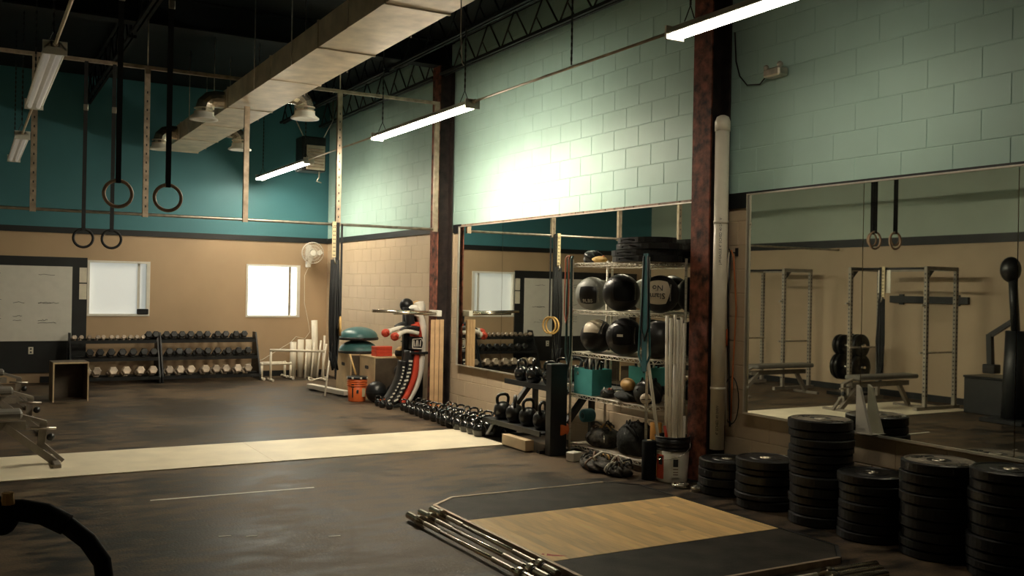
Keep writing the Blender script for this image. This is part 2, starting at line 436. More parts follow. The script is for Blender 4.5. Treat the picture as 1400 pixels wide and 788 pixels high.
strip_light(.49, 12.0, 14.4, 3.2, 'side', 'small dim strip light farthest along the left edge', (1., .9, .75))
def conduit(x, y0, y1, z, label, cz=None):
    t = thing('conduit_pipe', label, 'pipe', (x, y0, z))
    B().tube([(0, 0, 0), (0, y1-y0, 0)], .012, 8).obj('pipe', galv, t)
    for yy in (.03, y1-y0-.03): B().cyl((0, yy-.02, 0), .019, .04, 10, 'y').obj('coupling', galv, t)
    if cz:
        c = B(); zz = .02
        while zz < 4.94-z-.03:
            o_ = int(zz/.03) % 2; c.box(-.008 if o_ else -.003, .008 if o_ else .003, cz-y0-(.003 if o_ else .008), cz-y0+(.003 if o_ else .008), zz, zz+.034); zz += .03
        c.obj('chain', steel_black, t)
conduit(4.3, 11.01, 13.68, 3.47, 'thin conduit joining the two bright strip lights')
conduit(4.3, 5.35, 8.43, 3.47, 'long conduit across the pale block wall with a chain', 6.66)
conduit(.49, 9.85, 11.99, 3.26, 'conduit joining the two dim lights on the left')
conduit(.49, 1.0, 7.33, 3.26, 'conduit leading from the dim left light toward the camera')
# ================================================================== PULL-UP RIG (rails and struts across the room)
rig = thing('pullup_rig', 'hanging steel strut rig with pull-up rail across the far end', 'rig', (0, 11.6, 2.4))
def slot_rail(x0, x1, z, hh, nm):
    B().box(x0, x1, -.02, .02, z, z+hh).obj(nm, strut_m, rig)
slot_rail(XL+.02, 5.41, 1.66, .04, 'top_rail')
B().tube([(XL+.02, 0, 0), (5.41, 0, 0)], .018, 10).obj('pull_up_rail', raw_steel, rig)
for x in (.585, 1.735, 2.87, 4.03, 5.38):
    s = B(); zt = 1.36 if x == 2.87 else 1.66
    s.box(x-.03, x+.03, -.024, -.019, -.03, zt); s.box(x-.03, x-.025, -.019, .022, -.03, zt); s.box(x+.025, x+.03, -.019, .022, -.03, zt)
    o = s.obj('strut', strut_m, rig)
    hs = B()
    for q in range(14): hs.box(x-.007, x+.007, -.0255, -.024, .08+q*.1, .105+q*.1)
    if x in (.585, 1.735, 4.03): tag(hs.obj('slots', ink, o), kind='stuff')
for x in (-.9, 1.735, 4.03):
    B().tube([(x, 0, 1.70), (x, 0, 2.54)], .008, 6).obj('hanger_rod', raw_steel, rig)
# ================================================================== DUCT
dt = thing('air_duct', 'long rectangular sheet metal air duct running to the back wall', 'duct', (2.98, 0, 3.78))
ys = [1.2, 3.2, 5.0, 6.82, 8.42, 10.0, 11.9, 13.4, 14.9, 16.35]
for i, (a, b_) in enumerate(zip(ys, ys[1:])):
    q = B().box(-.27, .27, a+.004, b_-.004, 0, .24)
    q.obj('duct_section', galv, dt)
    B().box(-.28, .28, b_-.012, b_+.012, -.01, .25).obj('seam_flange', galv, dt)
B().box(-.1, .12, 6.0, 6.3, -.012, 0).obj('access_panel', alum, dt)
B().tube([(.12, 6.3, -.005), (.13, 6.32, -.3), (.135, 6.3, -.5), (.15, 6.3, -.52)], .004, 6).obj('wire_hook', raw_steel, dt)
for yy in (4.4, 7.6, 9.2, 10.6, 12.6, 14.2, 15.8):
    for s in (-1, 1): B().tube([(s*.285, yy, -.01), (s*.285, yy, 1.16)], .006, 6).obj('hanger_rod', raw_steel, dt)
def outlet(sx, yy):
    r = .105; x0 = .27*sx
    e = B(); pts = [(x0, yy, .12)]
    for a in range(0, 91, 30): pts.append((x0+sx*(.1+.14*math.sin(R(a))), yy, .12-.14*(1-math.cos(R(a)))))
    pts.append((x0+sx*.24, yy, -.06)); e.tube(pts, r, 14, caps=False, smooth=False)
    o = e.obj('elbow', bright_duct, dt)
    d = B().lathe([(.115, 0), (.122, -.04), (.17, -.075), (.17, -.09), (.12, -.09), (.1, -.075), (.05, -.085), (.001, -.085)], 18, (x0+sx*.24, yy, -.06))
    d.obj('diffuser_ring', white_enamel, o)
    for kk in range(2): B().lathe([(.117, -.006), (.123, 0), (.117, .006)], 14, (x0+sx*.24, yy, -.01-.045*kk)).obj('rib', galv, o)
outlet(1, 11.3); outlet(1, 14.5); outlet(-1, 12.1); outlet(-1, 15.2)
# ================================================================== HEATER
ht = thing('unit_heater', 'small hanging unit heater on rods in the far teal corner', 'heater', (4.86, 15.2, 3.49))
B().box(-.2, .2, 0, .36, 0, .56, .012).obj('cabinet', steel_black, ht)
B().box(-.13, .18, -.02, 0, .02, .42, .006).obj('front_panel', galv, ht)
for k in range(7): B().obox((-.11, -.03, .06+k*.048), (.16, -.03, .06+k*.048), .03, .006, (0, .6, .8)).obj('louver', strut_m, ht)
for sx in (-.17, .17):
    B().tube([(sx, .05, .56), (sx*1.9, .05, .86), (sx*1.9, .05, 1.455)], .009, 6).obj('hanger_rod', raw_steel, ht)
B().tube([(.1, .03, 0), (.1, .03, -.1), (.06, .03, -.16), (.14, .03, -.18)], .012, 6).obj('gas_valve', raw_steel, ht)
# ================================================================== GYM RINGS
def gym_ring(x, y, z, top, label, r=.105, rz=0., group=None, m=ring_wood):
    t = thing('gym_ring', label, 'gym ring', (x, y, z), rz, group)
    B().tube([(r*math.cos(a), 0, r*math.sin(a)) for a in [2*math.pi*i/28 for i in range(28)]], .014, 8, closed=True).obj('ring', m, t)
    s = B(); s.box(-.019, .019, -.019, -.016, r-.02, top-z); s.box(-.019, .019, .016, .019, r-.02, top-z); s.box(-.019, .019, -.019, .019, r+.012, r+.018)
    o = s.obj('strap', strap_m, t)
    B().box(-.025, .025, -.03, -.019, (top-z)*.72, (top-z)*.72+.07, .004).obj('buckle', raw_steel, o)
gym_ring(1.02, 8.2, 2.33, 4.46, 'wooden gym ring of the near pair, the left one')
gym_ring(1.4, 8.2, 2.32, 4.46, 'wooden gym ring of the near pair, the right one')
gym_ring(1.085, 11.52, 2.1, 4.05, 'dark gym ring of the far pair below the rig, the left one', .1, m=strap_m)
gym_ring(1.375, 11.52, 2.1, 4.05, 'dark gym ring of the far pair below the rig, the right one', .1, m=strap_m)
gym_ring(-1.0, 9.82, 2.5, 4.9, 'gym ring seen only in the right mirror, the right one', .1)
gym_ring(-1.0, 10.25, 2.5, 4.9, 'gym ring seen only in the right mirror, the left one', .1)
# ---- band and strap bundles hung from rails
def strap_bundle(x, y, z, label, low, rings=True):
    t = thing('strap_bundle', label, 'straps', (x, y, z))
    B().box(-.045, .005, -.02, -.012, -.42, .03).obj('slotted_plate', yellow_strap, t)
    hb = B()
    for q in range(8): hb.box(-.032, -.022, -.0215, -.02, -.4+q*.05, -.385+q*.05); hb.box(-.014, -.004, -.0215, -.02, -.4+q*.05, -.385+q*.05)
    hb.obj('plate_holes', ink, t)
    B().box(.008, .05, -.02, .02, -low+.2, .02).obj('wide_strap', strap_m, t)
    B().box(-.03, .03, -.02, .07, -.028, -.019).obj('rail_hook', steel_black, t); B().box(-.03, .03, .068, .075, -.028, .02).obj('rail_hook', steel_black, t)
    for q in range(4):
        x0 = -.05+q*.022; d = random.uniform(.0, .25); ww = .06+.02*q
        pts = [(x0, -.03, -.45), (x0-ww*.25, -.04-q*.008, -.9), (x0-ww*.3, -.04-q*.01, -low*.62-d*.2), (x0, -.03-q*.01, -low+d), (x0+ww*.4, -.04, -low*.62), (x0+ww*.3, -.03, -.85), (x0+.02, -.03, -.45)]
        B().tube(pts, .013+.003*(q % 2), 6).obj('loop_band', strap_m, t)
    B().tube([(-.02, -.04, -.42), (-.02, -.05, -.47), (0, -.04, -.5)], .011, 6).obj('carabiner', raw_steel, t)
    for q in range(2): B().tube([(-.06+q*.06, -.05, -low+.35), (-.02+q*.06, -.06, -low+.12)], .016, 8).obj('handle', grip_m, t)
    return t
sb = strap_bundle(3.985, 11.55, 2.4, 'bundle of black suspension straps on a yellow slotted plate at the rig', 1.95)
for k in range(2):
    dd = Vector((.33, .94, 0)).normalized(); cc = Vector((.075+.02*k, -.03+.05*k, -1.28))
    B().tube([cc+dd*.115*math.cos(a)+Vector((0, 0, .115*math.sin(a))) for a in [2*math.pi*i/24 for i in range(24)]], .014, 8, closed=True).obj('wooden_ring', tan_leather, sb)
    B().box(cc.x-.012, cc.x+.012, cc.y-.002, cc.y+.002, -1.17, 0.0).obj('ring_strap', strap_m, sb)
# ================================================================== BACK WALL FITTINGS
wb = thing('whiteboard', 'white board on a wide black backing panel at the back wall', 'whiteboard', (0, YB, 0))
B().box(-1.4, 1.655, -.03, -.002, .16, 2.0).obj('backing_panel', trim_black, wb)
wp = B().box(-1.2, 1.435, -.042, -.03, .664, 1.85).obj('writing_surface', board_white, wb)
for k in range(26):
    x0 = random.choice((-.95, -.45, .15, .6, .95)); zz = random.uniform(.95, 1.75); ln = random.uniform(.1, .3)
    B().tube([(x0+ln*i/8, -.0435, zz+random.uniform(-.012, .012)) for i in range(9)], .003, 4).obj('marker_line', ink, wp)
for k, (z0, z1) in enumerate(((1.6, 1.84), (1.33, 1.58))):
    tag(B().box(1.54, 1.65, YB-.036, YB-.0305, z0, z1).obj('notice_sheet', paper), '%s paper sheet pinned on black panel beside the dim window' % ('upper', 'lower')[k], 'paper', 'sheets on the black panel')
ot = thing('wall_outlet', 'pale wall outlet plate on black panel above the bench', 'outlet', (.86, YB-.036, .46))
B().box(-.035, .035, 0, .006, 0, .11, .003).obj('plate', paper, ot)
for zz in (.03, .08): B().box(-.013, .013, -.003, 0, zz-.012, zz+.012).obj('socket', ink, ot)
# fan
fan = thing('wall_fan', 'white round wall fan high on the back wall by the corner', 'fan', (5.3, 16.55, 2.2))
def fan_parts():
    r = .19; ax = Vector((-.25, -1, -.05)).normalized(); a = ax.orthogonal().normalized(); b_ = ax.cross(a)
    P = lambda t, rr, d: tuple(ax*d+(a*math.cos(t)+b_*math.sin(t))*rr)
    for (rr, d) in ((r, 0), (r*.97, .05), (r*.7, .085), (r*.42, .1), (r, -.03)):
        B().tube([P(2*math.pi*i/28, rr, d) for i in range(28)], .006, 6, closed=True).obj('guard_ring', glass_m, fan)
    sp = B()
    for i in range(36):
        t = 2*math.pi*i/36; sp.tube([P(t, r*.25, .105), P(t, r*.7, .085), P(t, r*.97, .05), P(t, r, 0), P(t, r*.96, -.05), P(t, r*.4, -.1)], .0022, 4)
    sp.obj('guard_wires', glass_m, fan)
    bl = B()
    for i in range(3):
        t = 2*math.pi*i/3
        bl.add([P(t-.15, .04, .02), P(t+.2, .04, -.01), P(t+.75, .16, -.01), P(t+.3, .175, .015), P(t-.05, .14, .03)], [(0, 1, 2, 3, 4)])
    bl.obj('blades', white_enamel, fan)
    h = B(); h.tube([P(0, 0, .112), P(0, 0, -.03)], [.048, .05], 16); h.obj('hub', white_enamel, fan)
    B().tube([P(0, 0, -.1), P(0, 0, -.04)], .07, 14).obj('motor', white_enamel, fan)
    B().box(-.1, -.02, .02, .1, -.26, -.15, .01).obj('bracket', white_enamel, fan)
    B().tube([(-.02, .1, -.2), (.0, .2, -.1), (.03, .29, -.02)], .03, 10).obj('arm', white_enamel, fan)
    B().box(-.04, .1, .27, .298, -.12, .1, .006).obj('wall_plate', white_enamel, fan)
fan_parts()
tag(B().tube([(5.24, 16.6, 1.94), (5.24, 16.8, 1.8), (5.25, 16.82, 1.3), (5.33, 16.82, .95), (5.36, 16.82, .78), (5.27, 16.82, .66), (5.1, 16.8, .7), (5.0, 16.78, .6), (4.5, 16.78, .3), (4.2, 16.78, .22)], .006, 6).obj('fan_cord', white_pvc),
    'thin white power cord trailing down the wall from the fan', 'cord')
# ================================================================== DUMBBELLS
def dumbbell_rack(x0, x1, label):
    t = thing('dumbbell_rack', label, 'rack', ((x0+x1)/2, 16.5, 0)); hw = (x1-x0)/2
    for s in (-1, 1):
        B().prism([(-.3, 0), (.28, 0), (.28, .08), (.22, .8), (.05, .8), (-.3, .1)], s*hw-(.025 if s > 0 else -.0), s*hw+(.0 if s > 0 else .025), 'x').obj('end_frame', steel_black, t)
    for (yy, zz) in ((.11, .66), (-.03, .385), (-.17, .09)):
        for k, (dy, dz) in enumerate(((-.085, -.012), (.085, .03))):
            B().obox((-hw+.026, yy+dy, zz+dz), (hw-.026, yy+dy, zz+dz), .05, .022, (0, -.25, 1)).obj('tier_rail', steel_black, t)
        B().box(-hw+.026, hw-.026, yy-.115, yy-.108, zz-.03, zz+.025).obj('tier_lip', steel_black, t)
    return t
dumbbell_rack(1.38, 2.715, 'black three-tier dumbbell rack under the dim left window')
dumbbell_rack(2.735, 4.33, 'black three-tier dumbbell rack nearest the bright window')
hexa = [(math.cos(math.pi/3*i), math.sin(math.pi/3*i)) for i in range(6)]
def dumbbell_proto(name, r, ln, m, hm):
    hd = B(); c = .18*r
    def hx(rr, y): return [(x*rr, y, z*rr) for x, z in hexa]
    v = hx(r*.8, 0)+hx(r, c)+hx(r, ln-c)+hx(r*.8, ln)
    hd.add(v, [(5,4,3,2,1,0), (18,19,20,21,22,23)]+[(k*6+i, k*6+(i+1) % 6, k*6+6+(i+1) % 6, k*6+6+i) for k in range(3) for i in range(6)])
    return hd.mesh('head', m), B().tube([(0, 0, 0), (0, .125, 0)], .016, 8).mesh('handle', chrome), ln
silver = M('silver_hex_iron', (.46, .38, .30), .4, .3, var=.3, rnd=.4)
hexrub = M('black_hex_rubber', (.016, .017, .018), .42, var=.3, rnd=.3)
small = dumbbell_proto('s', .036, .05, silver, chrome); med = dumbbell_proto('m', .058, .075, hexrub, chrome)
mid_ = dumbbell_proto('d', .062, .085, hexrub, chrome); big = dumbbell_proto('b', .072, .095, silver, chrome)
def put_db(proto, x, y, z, label, group, tilt=-.245, sc=1.):
    hm, hn, ln = proto
    t = thing('hex_dumbbell', label, 'dumbbell', (x, y, z), 0, group); t.scale = (sc,)*3
    t.rotation_euler = (-tilt*-1, 0, random.uniform(-.05, .05))
    o = place('handle', hn, t, (0, -.0625, 0))
    place('head', hm, t, (0, -.0625-ln, 0)); place('head', hm, t, (0, .0625, 0))
px_x = lambda v, Y: (lambda p: Y*math.tan(yaw+math.atan((p-700)/1309)))(60+v/4.667)
rows = [('top tier', 'left', 16.61, .71, [165, 205, 245, 300, 350, 390, 440, 475, 520, 560, 600, 640], small, 'small '),
        ('top tier', 'right', 16.61, .745, [675, 720, 790, 838, 890, 945, 1000, 1052, 1115, 1170, 1232, 1288], med, 'black '),
        ('middle tier', 'left', 16.47, .47, [305, 370, 440, 510, 580, 650, 712], mid_, 'black '),
        ('middle tier', 'right', 16.47, .47, [812, 870, 930, 995, 1055, 1120, 1185, 1250, 1310], mid_, 'worn '),
        ('bottom tier', 'left', 16.33, .185, [285, 350, 450, 537, 627, 708], big, 'large grey '),
        ('bottom tier', 'right', 16.33, .18, [812, 880, 950, 1040, 1107, 1175, 1250, 1312], big, 'grey ')]
for tier, side, yy, zz, vs_, pr_, adj in rows:
    for k, v in enumerate(vs_):
        x = px_x(v, yy-.12)
        rk = 'rack under dim window' if side == 'left' else 'rack by bright window'
        if tier == 'top tier' and v in (675, 720): rk_l = '%sdumbbell %s from the middle gap, top tier, left rack' % (adj, 'second' if v == 675 else 'first')
        else:
            kk = k-2 if (tier == 'top tier' and side == 'right') else k
            rk_l = '%sdumbbell, %s from left on %s of %s' % (adj, ORD[kk], tier, rk)
        if side == 'left': x = min(max(x, 1.38+.065), 2.715-.075)
        else: x = min(max(x, 2.735+.07 if v > 730 else 1.4), 4.33-.075)
        p2 = pr_
        put_db(p2, x, yy, zz, rk_l[0].lower()+rk_l[1:], 'hex dumbbells on the racks')
# ================================================================== WHITE PVC CORNER
def parallette(x, y, L_, h, rz, label):
    t = thing('pvc_parallette', label, 'parallettes', (x, y, .026), rz, 'white pipe parallettes')
    B().tube([(-L_/2, 0, h), (L_/2, 0, h)], .021, 10).obj('grip_bar', white_pvc, t)
    for s in (-1, 1):
        B().tube([(s*L_/2, 0, h), (s*L_/2, 0, 0)], .021, 10).obj('leg', white_pvc, t)
        B().tube([(s*L_/2, -.13, 0), (s*L_/2, .13, 0)], .021, 10).obj('foot', white_pvc, t)
        for yy in (-.15, .13): B().cyl((s*L_/2, yy, 0), .026, .03, 10, 'y').obj('end_cap', white_pvc, t)
        B().sphere((s*L_/2, 0, h), .028, 10, 6).obj('elbow', white_pvc, t)
parallette(4.60, 16.25, .5, .24, .02, 'white pipe parallette beside the dumbbell rack, nearer one')
parallette(4.58, 16.52, .5, .24, .03, 'white pipe parallette beside the dumbbell rack, one behind')
hd = thing('pvc_hurdle', 'long white pipe hurdle bar on low posts before back wall', 'hurdle', (0, 0, 0))
B().tube([(4.42, 16.02, .52), (5.3, 15.78, .50)], .023, 10).obj('crossbar', white_pvc, hd)
for (x, y) in ((4.44, 16.02), (5.28, 15.79)):
    B().tube([(x, y, .5), (x, y, .02)], .02, 10).obj('post', white_pvc, hd)
    B().tube([(x, y-.16, .022), (x, y+.16, .022)], .021, 10).obj('foot', white_pvc, hd)
for k, (x, y, h, r) in enumerate(((4.98, 16.55, .62, .055), (5.12, 16.57, .66, .055), (5.26, 16.56, .66, .055))):
    r_ = B().lathe([(r*.45, .0), (r, 0), (r, h), (r*.45, h), (r*.45, 0)], 16)
    tag(r_.obj('foam_roller', white_pvc, None, (x, y, 0)), 'white foam roller standing in the corner, %s from the left' % ORD[k], 'foam roller', 'white rollers in the corner')
for k, (x, y, h, r, dx) in enumerate(((5.36, 16.45, 1.0, .055, .0), (5.2, 16.2, .62, .018, .09), (5.28, 16.12, .66, .018, .1), (5.1, 16.22, .55, .02, .06), (5.34, 16.06, .6, .018, .12), (5.42, 16.2, .74, .018, .05))):
    nm = ['thick white tube standing upright in the far corner', 'thin white pipe leaning, leftmost but one of the corner bundle', 'thin white pipe leaning in the middle of the corner bundle',
          'shortest thin white pipe leaning left in corner bundle', 'thin white pipe leaning steeply nearest the black straps', 'longest thin white pipe leaning behind the black straps'][k]
    tag(B().tube([(x, y, .0), (x+dx, y+.12, h)], r, 10).obj('pvc_tube', white_pvc), nm, 'pipe', 'white pipes in the corner')
tag(B().tube([(5.2+.16*math.cos(a), 15.82+.12*math.sin(a), .03+.02*math.sin(3*a)) for a in [i*.35 for i in range(54)]], .014, 6).obj('pipe_coil', white_pvc), 'coil of white tubing lying on floor in the corner', 'tubing')
# ================================================================== BOXES, DOMES, BUCKET
def plyo(x0, x1, y0, y1, h, label, face=ply_box):
    t = thing('plyo_box', label, 'plyo box', ((x0+x1)/2, (y0+y1)/2, 0)); a, b_ = (x1-x0)/2, (y1-y0)/2; d = .018
    for s in (-1, 1):
        B().box(s*a-(d if s > 0 else 0), s*a+(d if s < 0 else 0), -b_, b_, 0, h).obj('side_panel', face, t)
        B().box(-a+d, a-d, s*b_-(d if s > 0 else 0), s*b_+(d if s < 0 else 0), 0, h).obj('end_panel', face if s > 0 else dark_ply, t)
    B().box(-a-.003, a+.003, -b_-.003, b_+.003, h, h+d).obj('top_panel', face, t)
    for k in range(2): B().prism([(-.06+.0*k, h*.72), (.06, h*.72), (.075, h*.76), (.06, h*.8), (-.06, h*.8), (-.075, h*.76)], -a-.002, -a, 'x').obj('hand_hole', ink, t) if k == 0 else None
    return t
plyo(5.02, 5.56, 12.78, 13.36, .6, 'wooden plyo box with a dark end, nearest the striped dummy')
plyo(4.9, 5.42, 13.42, 14.04, .6, 'wooden plyo box under the blue-green half domes')
def bosu(x, y, z, flip, label):
    t = thing('balance_dome', label, 'balance dome', (x, y, z), 0, 'half dome balance trainers'); r = .29
    dome = [(r*math.cos(R(a)), .04+.155*math.sin(R(a))) for a in range(0, 91, 10)]
    base = [(.001, 0), (r+.005, 0), (r+.012, .02), (r+.005, .042), (.001, .042)]
    if flip: dome = [(p, .24-q) for p, q in dome][::-1]; base = [(p, q+.2) for p, q in base]
    B().lathe([(max(p, .001), q) for p, q in dome], 28).obj('dome', teal_dome, t)
    B().lathe(base, 28).obj('base', black_plastic, t)
bosu(5.13, 13.72, .619, False, 'dark blue-green balance dome lower on the plyo box')
bosu(5.13, 13.72, .817, False, 'paler blue-green balance dome stacked on another dome')
for k in range(3):
    tag(B().box(-.13, .13, -.08, .08, 0, .046, .005).obj('red_block', red, None, (5.22, 13.0, .619+k*.048), .1), 'flat red block on the plyo box, %s of its stack of three' % ('lowest', 'middle', 'topmost')[k], 'block', 'red blocks')
def bucket(x, y, r, h, bm_, label, rim_m, name='bucket'):
    t = thing(name, label, 'bucket', (x, y, 0))
    B().lathe([(.001, 0), (r*.86, 0), (r*.87, .008), (r, h), (r*.97, h), (r*.84, .02), (.001, .02)], 28).obj('shell', bm_, t)
    for k in range(3): B().lathe([(r*.985, h-.055-.03*k), (r*1.04, h-.05-.03*k), (r*1.04, h-.042-.03*k), (r*.985, h-.037-.03*k)], 28).obj('rim_rib', rim_m, t)
    B().lathe([(r*.97, h-.012), (r*1.05, h-.012), (r*1.05, h+.004), (r*.96, h+.004), (r*.95, h-.03)], 28).obj('rim', rim_m, t)
    return t
ob = bucket(4.80, 12.86, .14, .33, orange, 'orange plastic bucket with a black lid beside the plyo box', orange)
B().lathe([(.001, .348), (.14, .348), (.15, .34), (.15, .318), (.146, .318)], 24).obj('lid', black_plastic, ob)
for k in range(8):
    a = 2*math.pi*k/8; B().box(-.014, .014, -.004, .004, .32, .345).obj('lid_tab', white_pvc, ob, (.151*math.cos(a), .151*math.sin(a), 0), a+math.pi/2)
lb = B(); a0 = math.atan2(-12.86, -4.8)
def wrap(b, r, a, w_, z0, z1, n=5, t=.0015):
    v = []
    for i in range(n+1):
        q = a-w_/2+w_*i/n
        for zz in (z0, z1): v.append((r*math.cos(q), r*math.sin(q), zz))
    b.add(v, [(2*i, 2*i+2, 2*i+3, 2*i+1) for i in range(n)], True); return b
wrap(B(), .1405, a0-.45, .3, .2, .26).obj('black_mark', ink, ob); wrap(B(), .138, a0-.45, .14, .06, .19).obj('black_mark', ink, ob)
wrap(B(), .139, a0+.05, .22, .12, .17).obj('black_mark', ink, ob); wrap(B(), .139, a0+.75, .45, .07, .19).obj('yellow_sticker', yellow_strap, ob)
tag(B().tube([(4.56, 13.55, .0), (4.72, 13.8, .64)], .014, 8).obj('broom_stick', white_pvc), 'thin white stick leaning toward the domes', 'stick')
tag(B().tube([(4.83, 13.0, .36), (4.87, 13.36, .62)], .014, 8).obj('wooden_stick', tan_leather), 'short tan stick standing out of the orange bucket', 'stick')
lbm = thing('floor_beam', 'low white floor beam beside the orange bucket', 'beam', (4.74, 13.95, 0), R(-81))
B().box(-.6, .6, -.05, .05, .02, .09, .006).obj('beam', white_vinyl, lbm)
for s in (-1, 1): B().box(s*.45-.03, s*.45+.03, -.07, .07, 0, .02).obj('foot', steel_black, lbm)
# slam balls and ball tree
def ball(x, y, z, r, m, label, cat='ball', name='slam_ball', group=None):
    t = thing(name, label, cat, (x, y, z), random.uniform(0, 3), group)
    B().sphere((0, 0, 0), r, 24, 14).obj('shell', m, t)
    B().tube([(r*1.001*math.cos(a), r*1.001*math.sin(a), 0) for a in [2*math.pi*i/30 for i in range(30)]], .003, 4, closed=True).obj('seam', black_plastic, t)
    return t
ball(4.98, 12.58, .15, .15, black_rubber, 'black slam ball on floor beside the orange bucket', group='slam balls')
ball(5.2, 12.32, .145, .145, black_rubber, 'black slam ball on floor nearest the striped dummy', group='slam balls')
ball(5.28, 12.66, .12, .12, black_rubber, 'small black slam ball on floor behind the two larger', group='slam balls')
tr = thing('ball_tree', 'thin black ball stand behind the striped dummy', 'stand', (5.40, 12.46, 0))
B().tube([(0, 0, .02), (0, 0, 1.3)], .014, 8).obj('pole', steel_black, tr)
for a in (0, 2.1, 4.2): B().tube([(0, 0, .03), (.2*math.cos(a), .2*math.sin(a), .015)], .012, 6).obj('foot', steel_black, tr)
for k, zz in enumerate((.36, .62, .86, 1.1, 1.28)):
    B().tube([(-.02+.09*math.cos(a), -.0+.09*math.sin(a), zz) for a in [2*math.pi*i/16 for i in range(16)]], .005, 5, closed=True).obj('ball_ring', steel_black, tr)
for k, (dx, zz, m, lb_) in enumerate(((-.114, .44, black_rubber, 'black medicine ball lowest on the ball stand'), (-.114, .7, tan_leather, 'tan medicine ball at middle of the ball stand'), (-.02, .94, grey_vinyl, 'grey medicine ball upper middle of the ball stand'),
                                      (-.07, 1.37, black_rubber, 'black medicine ball on top of the ball stand, left'), (.08, 1.34, tan_leather, 'black and tan medicine ball on top of the stand, right'))):
    t = ball(5.40+dx, 12.44-.02*k, zz, .098, m, lb_, name='medicine_ball', group='balls on the ball stand')
    if k in (1, 4): B().lathe([(.0985*math.cos(R(a)), .0985*math.sin(R(a))) for a in range(-25, 26, 10)], 24).obj('panel', black_vinyl, t)
# ================================================================== STRIPED DUMMY
dm = thing('striking_dummy', 'red, white and black striped punching dummy with red gloves', 'dummy', (5.22, 12.06, 0))
def sweep(path, w_, d_, y, nm, m, n=18):
    """band following an XZ path, width w_ along its normal, depth d_ in Y"""
    pts = []
    for i in range(n+1):
        t = i/n*(len(path)-1); k = min(int(t), len(path)-2); f = t-k
        P = [Vector((path[max(0, min(len(path)-1, q))][0], path[max(0, min(len(path)-1, q))][1])) for q in (k-1, k, k+1, k+2)]
        pts.append(.5*((2*P[1])+(-P[0]+P[2])*f+(2*P[0]-5*P[1]+4*P[2]-P[3])*f*f+(-P[0]+3*P[1]-3*P[2]+P[3])*f**3))
    b = B(); v = []
    for i, p in enumerate(pts):
        d = (pts[min(i+1, n)]-pts[max(i-1, 0)]).normalized(); nn = Vector((-d.y, d.x))
        ww = w_(i/n) if callable(w_) else w_
        for (q, e) in ((-1, -.6), (-.6, -1), (.6, -1), (1, -.6), (1, .6), (.6, 1), (-.6, 1), (-1, .6)):
            c = p+nn*ww/2*q; v.append((c.x, y+d_/2*e, c.y))
    fs = [(i*8+k, i*8+(k+1) % 8, i*8+8+(k+1) % 8, i*8+8+k) for i in range(n) for k in range(8)]
    b.add(v, fs, True); b.add(v[:8], [tuple(range(8))]); b.add(v[-8:], [tuple(range(8))])
    return b.obj(nm, m, dm)
base = [(.2, 1.32), (.19, 1.12), (.2, .95), (.2, .72), (.18, .48), (.12, .26), (.0, .06)]
off = lambda dx, z0=9, z1=-1: [(x+dx*(1.0 if z > .7 else .9), z) for x, z in base if z1 <= z <= z0]
sweep([(.06, 1.36), (.15, 1.25), (.2, 1.08), (.2, .9), (.19, .7), (.17, .48), (.1, .25), (-.02, .05)], lambda t: .07+.02*math.sin(t*3), .2, 0, 'white_side', white_vinyl)
sweep([(.07, 1.13), (.11, 1.0), (.12, .93)], .12, .24, 0, 'red_chest', red)
sweep([(.09, .76), (.1, .6), (.08, .42), (.0, .22), (-.1, .05)], .09, .21, 0, 'red_stripe', red)
bp_ = sweep([(.11, .95), (.11, .86), (.1, .77)], .16, .25, 0, 'black_waist', black_vinyl)
l1 = sweep([(.02, .76), (.0, .55), (-.04, .38), (-.13, .2), (-.24, .05)], .1, .2, -.005, 'black_leg', black_vinyl)
l2 = sweep([(-.08, .62), (-.1, .5), (-.14, .36), (-.23, .18), (-.34, .05)], .09, .18, -.01, 'black_leg', black_vinyl)
sweep([(.13, 1.22), (.17, 1.34), (.15, 1.42)], lambda t: .13-.04*abs(t-.4), .16, 0, 'head', white_vinyl)
sweep([(.02, 1.28), (.03, 1.18), (.05, 1.08)], .1, .16, .02, 'dark_shoulder', black_vinyl)
for (yy, zz, ex) in ((-.13, 1.03, -.3), (.05, 1.07, -.36)):
    ua = sweep([(.1, zz+.03), (-.06, zz+.045), (-.16, zz)], .065, .065, yy, 'upper_arm', black_vinyl)
    sweep([(.08, zz-.03), (-.1, zz-.0), (ex+.08, zz-.05)], .055, .06, yy-.03, 'forearm', white_vinyl)
    g = B().sphere((ex+.04, yy-.03, zz-.07), .058, 14, 8, (1.05, .9, 1)).sphere((ex+.05, yy-.085, zz-.055), .025, 10, 6).obj('glove', red, dm)
    B().lathe([(.036, -.02), (.044, -.02), (.044, .02), (.036, .02)], 12, (ex+.095, yy-.03, zz-.055), 'x').obj('cuff', white_vinyl, g)
def put_text(parent, body, size, m, xa, ya, loc, nm='lettering'):
    o = place(nm, text_mesh(nm, body, size, m), parent); return basis(o, xa, ya, loc)
bg = B()
for a, b_ in (((.02, .8), (.16, .79)), ((.16, .79), (.185, .86)), ((.185, .86), (.15, .93)), ((.15, .93), (.02, .92)), ((.02, .92), (.02, .8))): bg.obox((a[0]-.005, -.127, a[1]), (b_[0]-.005, -.127, b_[1]), .004, .012, (0, 0, 1))
bg.obj('badge_outline', white_vinyl, bp_)
for k, x in enumerate((.04, .065, .095, .125)): B().obox((x, -.127, .82), (x+(.01 if k % 2 else -.005), -.127, .905), .004, .013, (1, 0, 0)).obj('badge_stroke', white_vinyl, bp_)
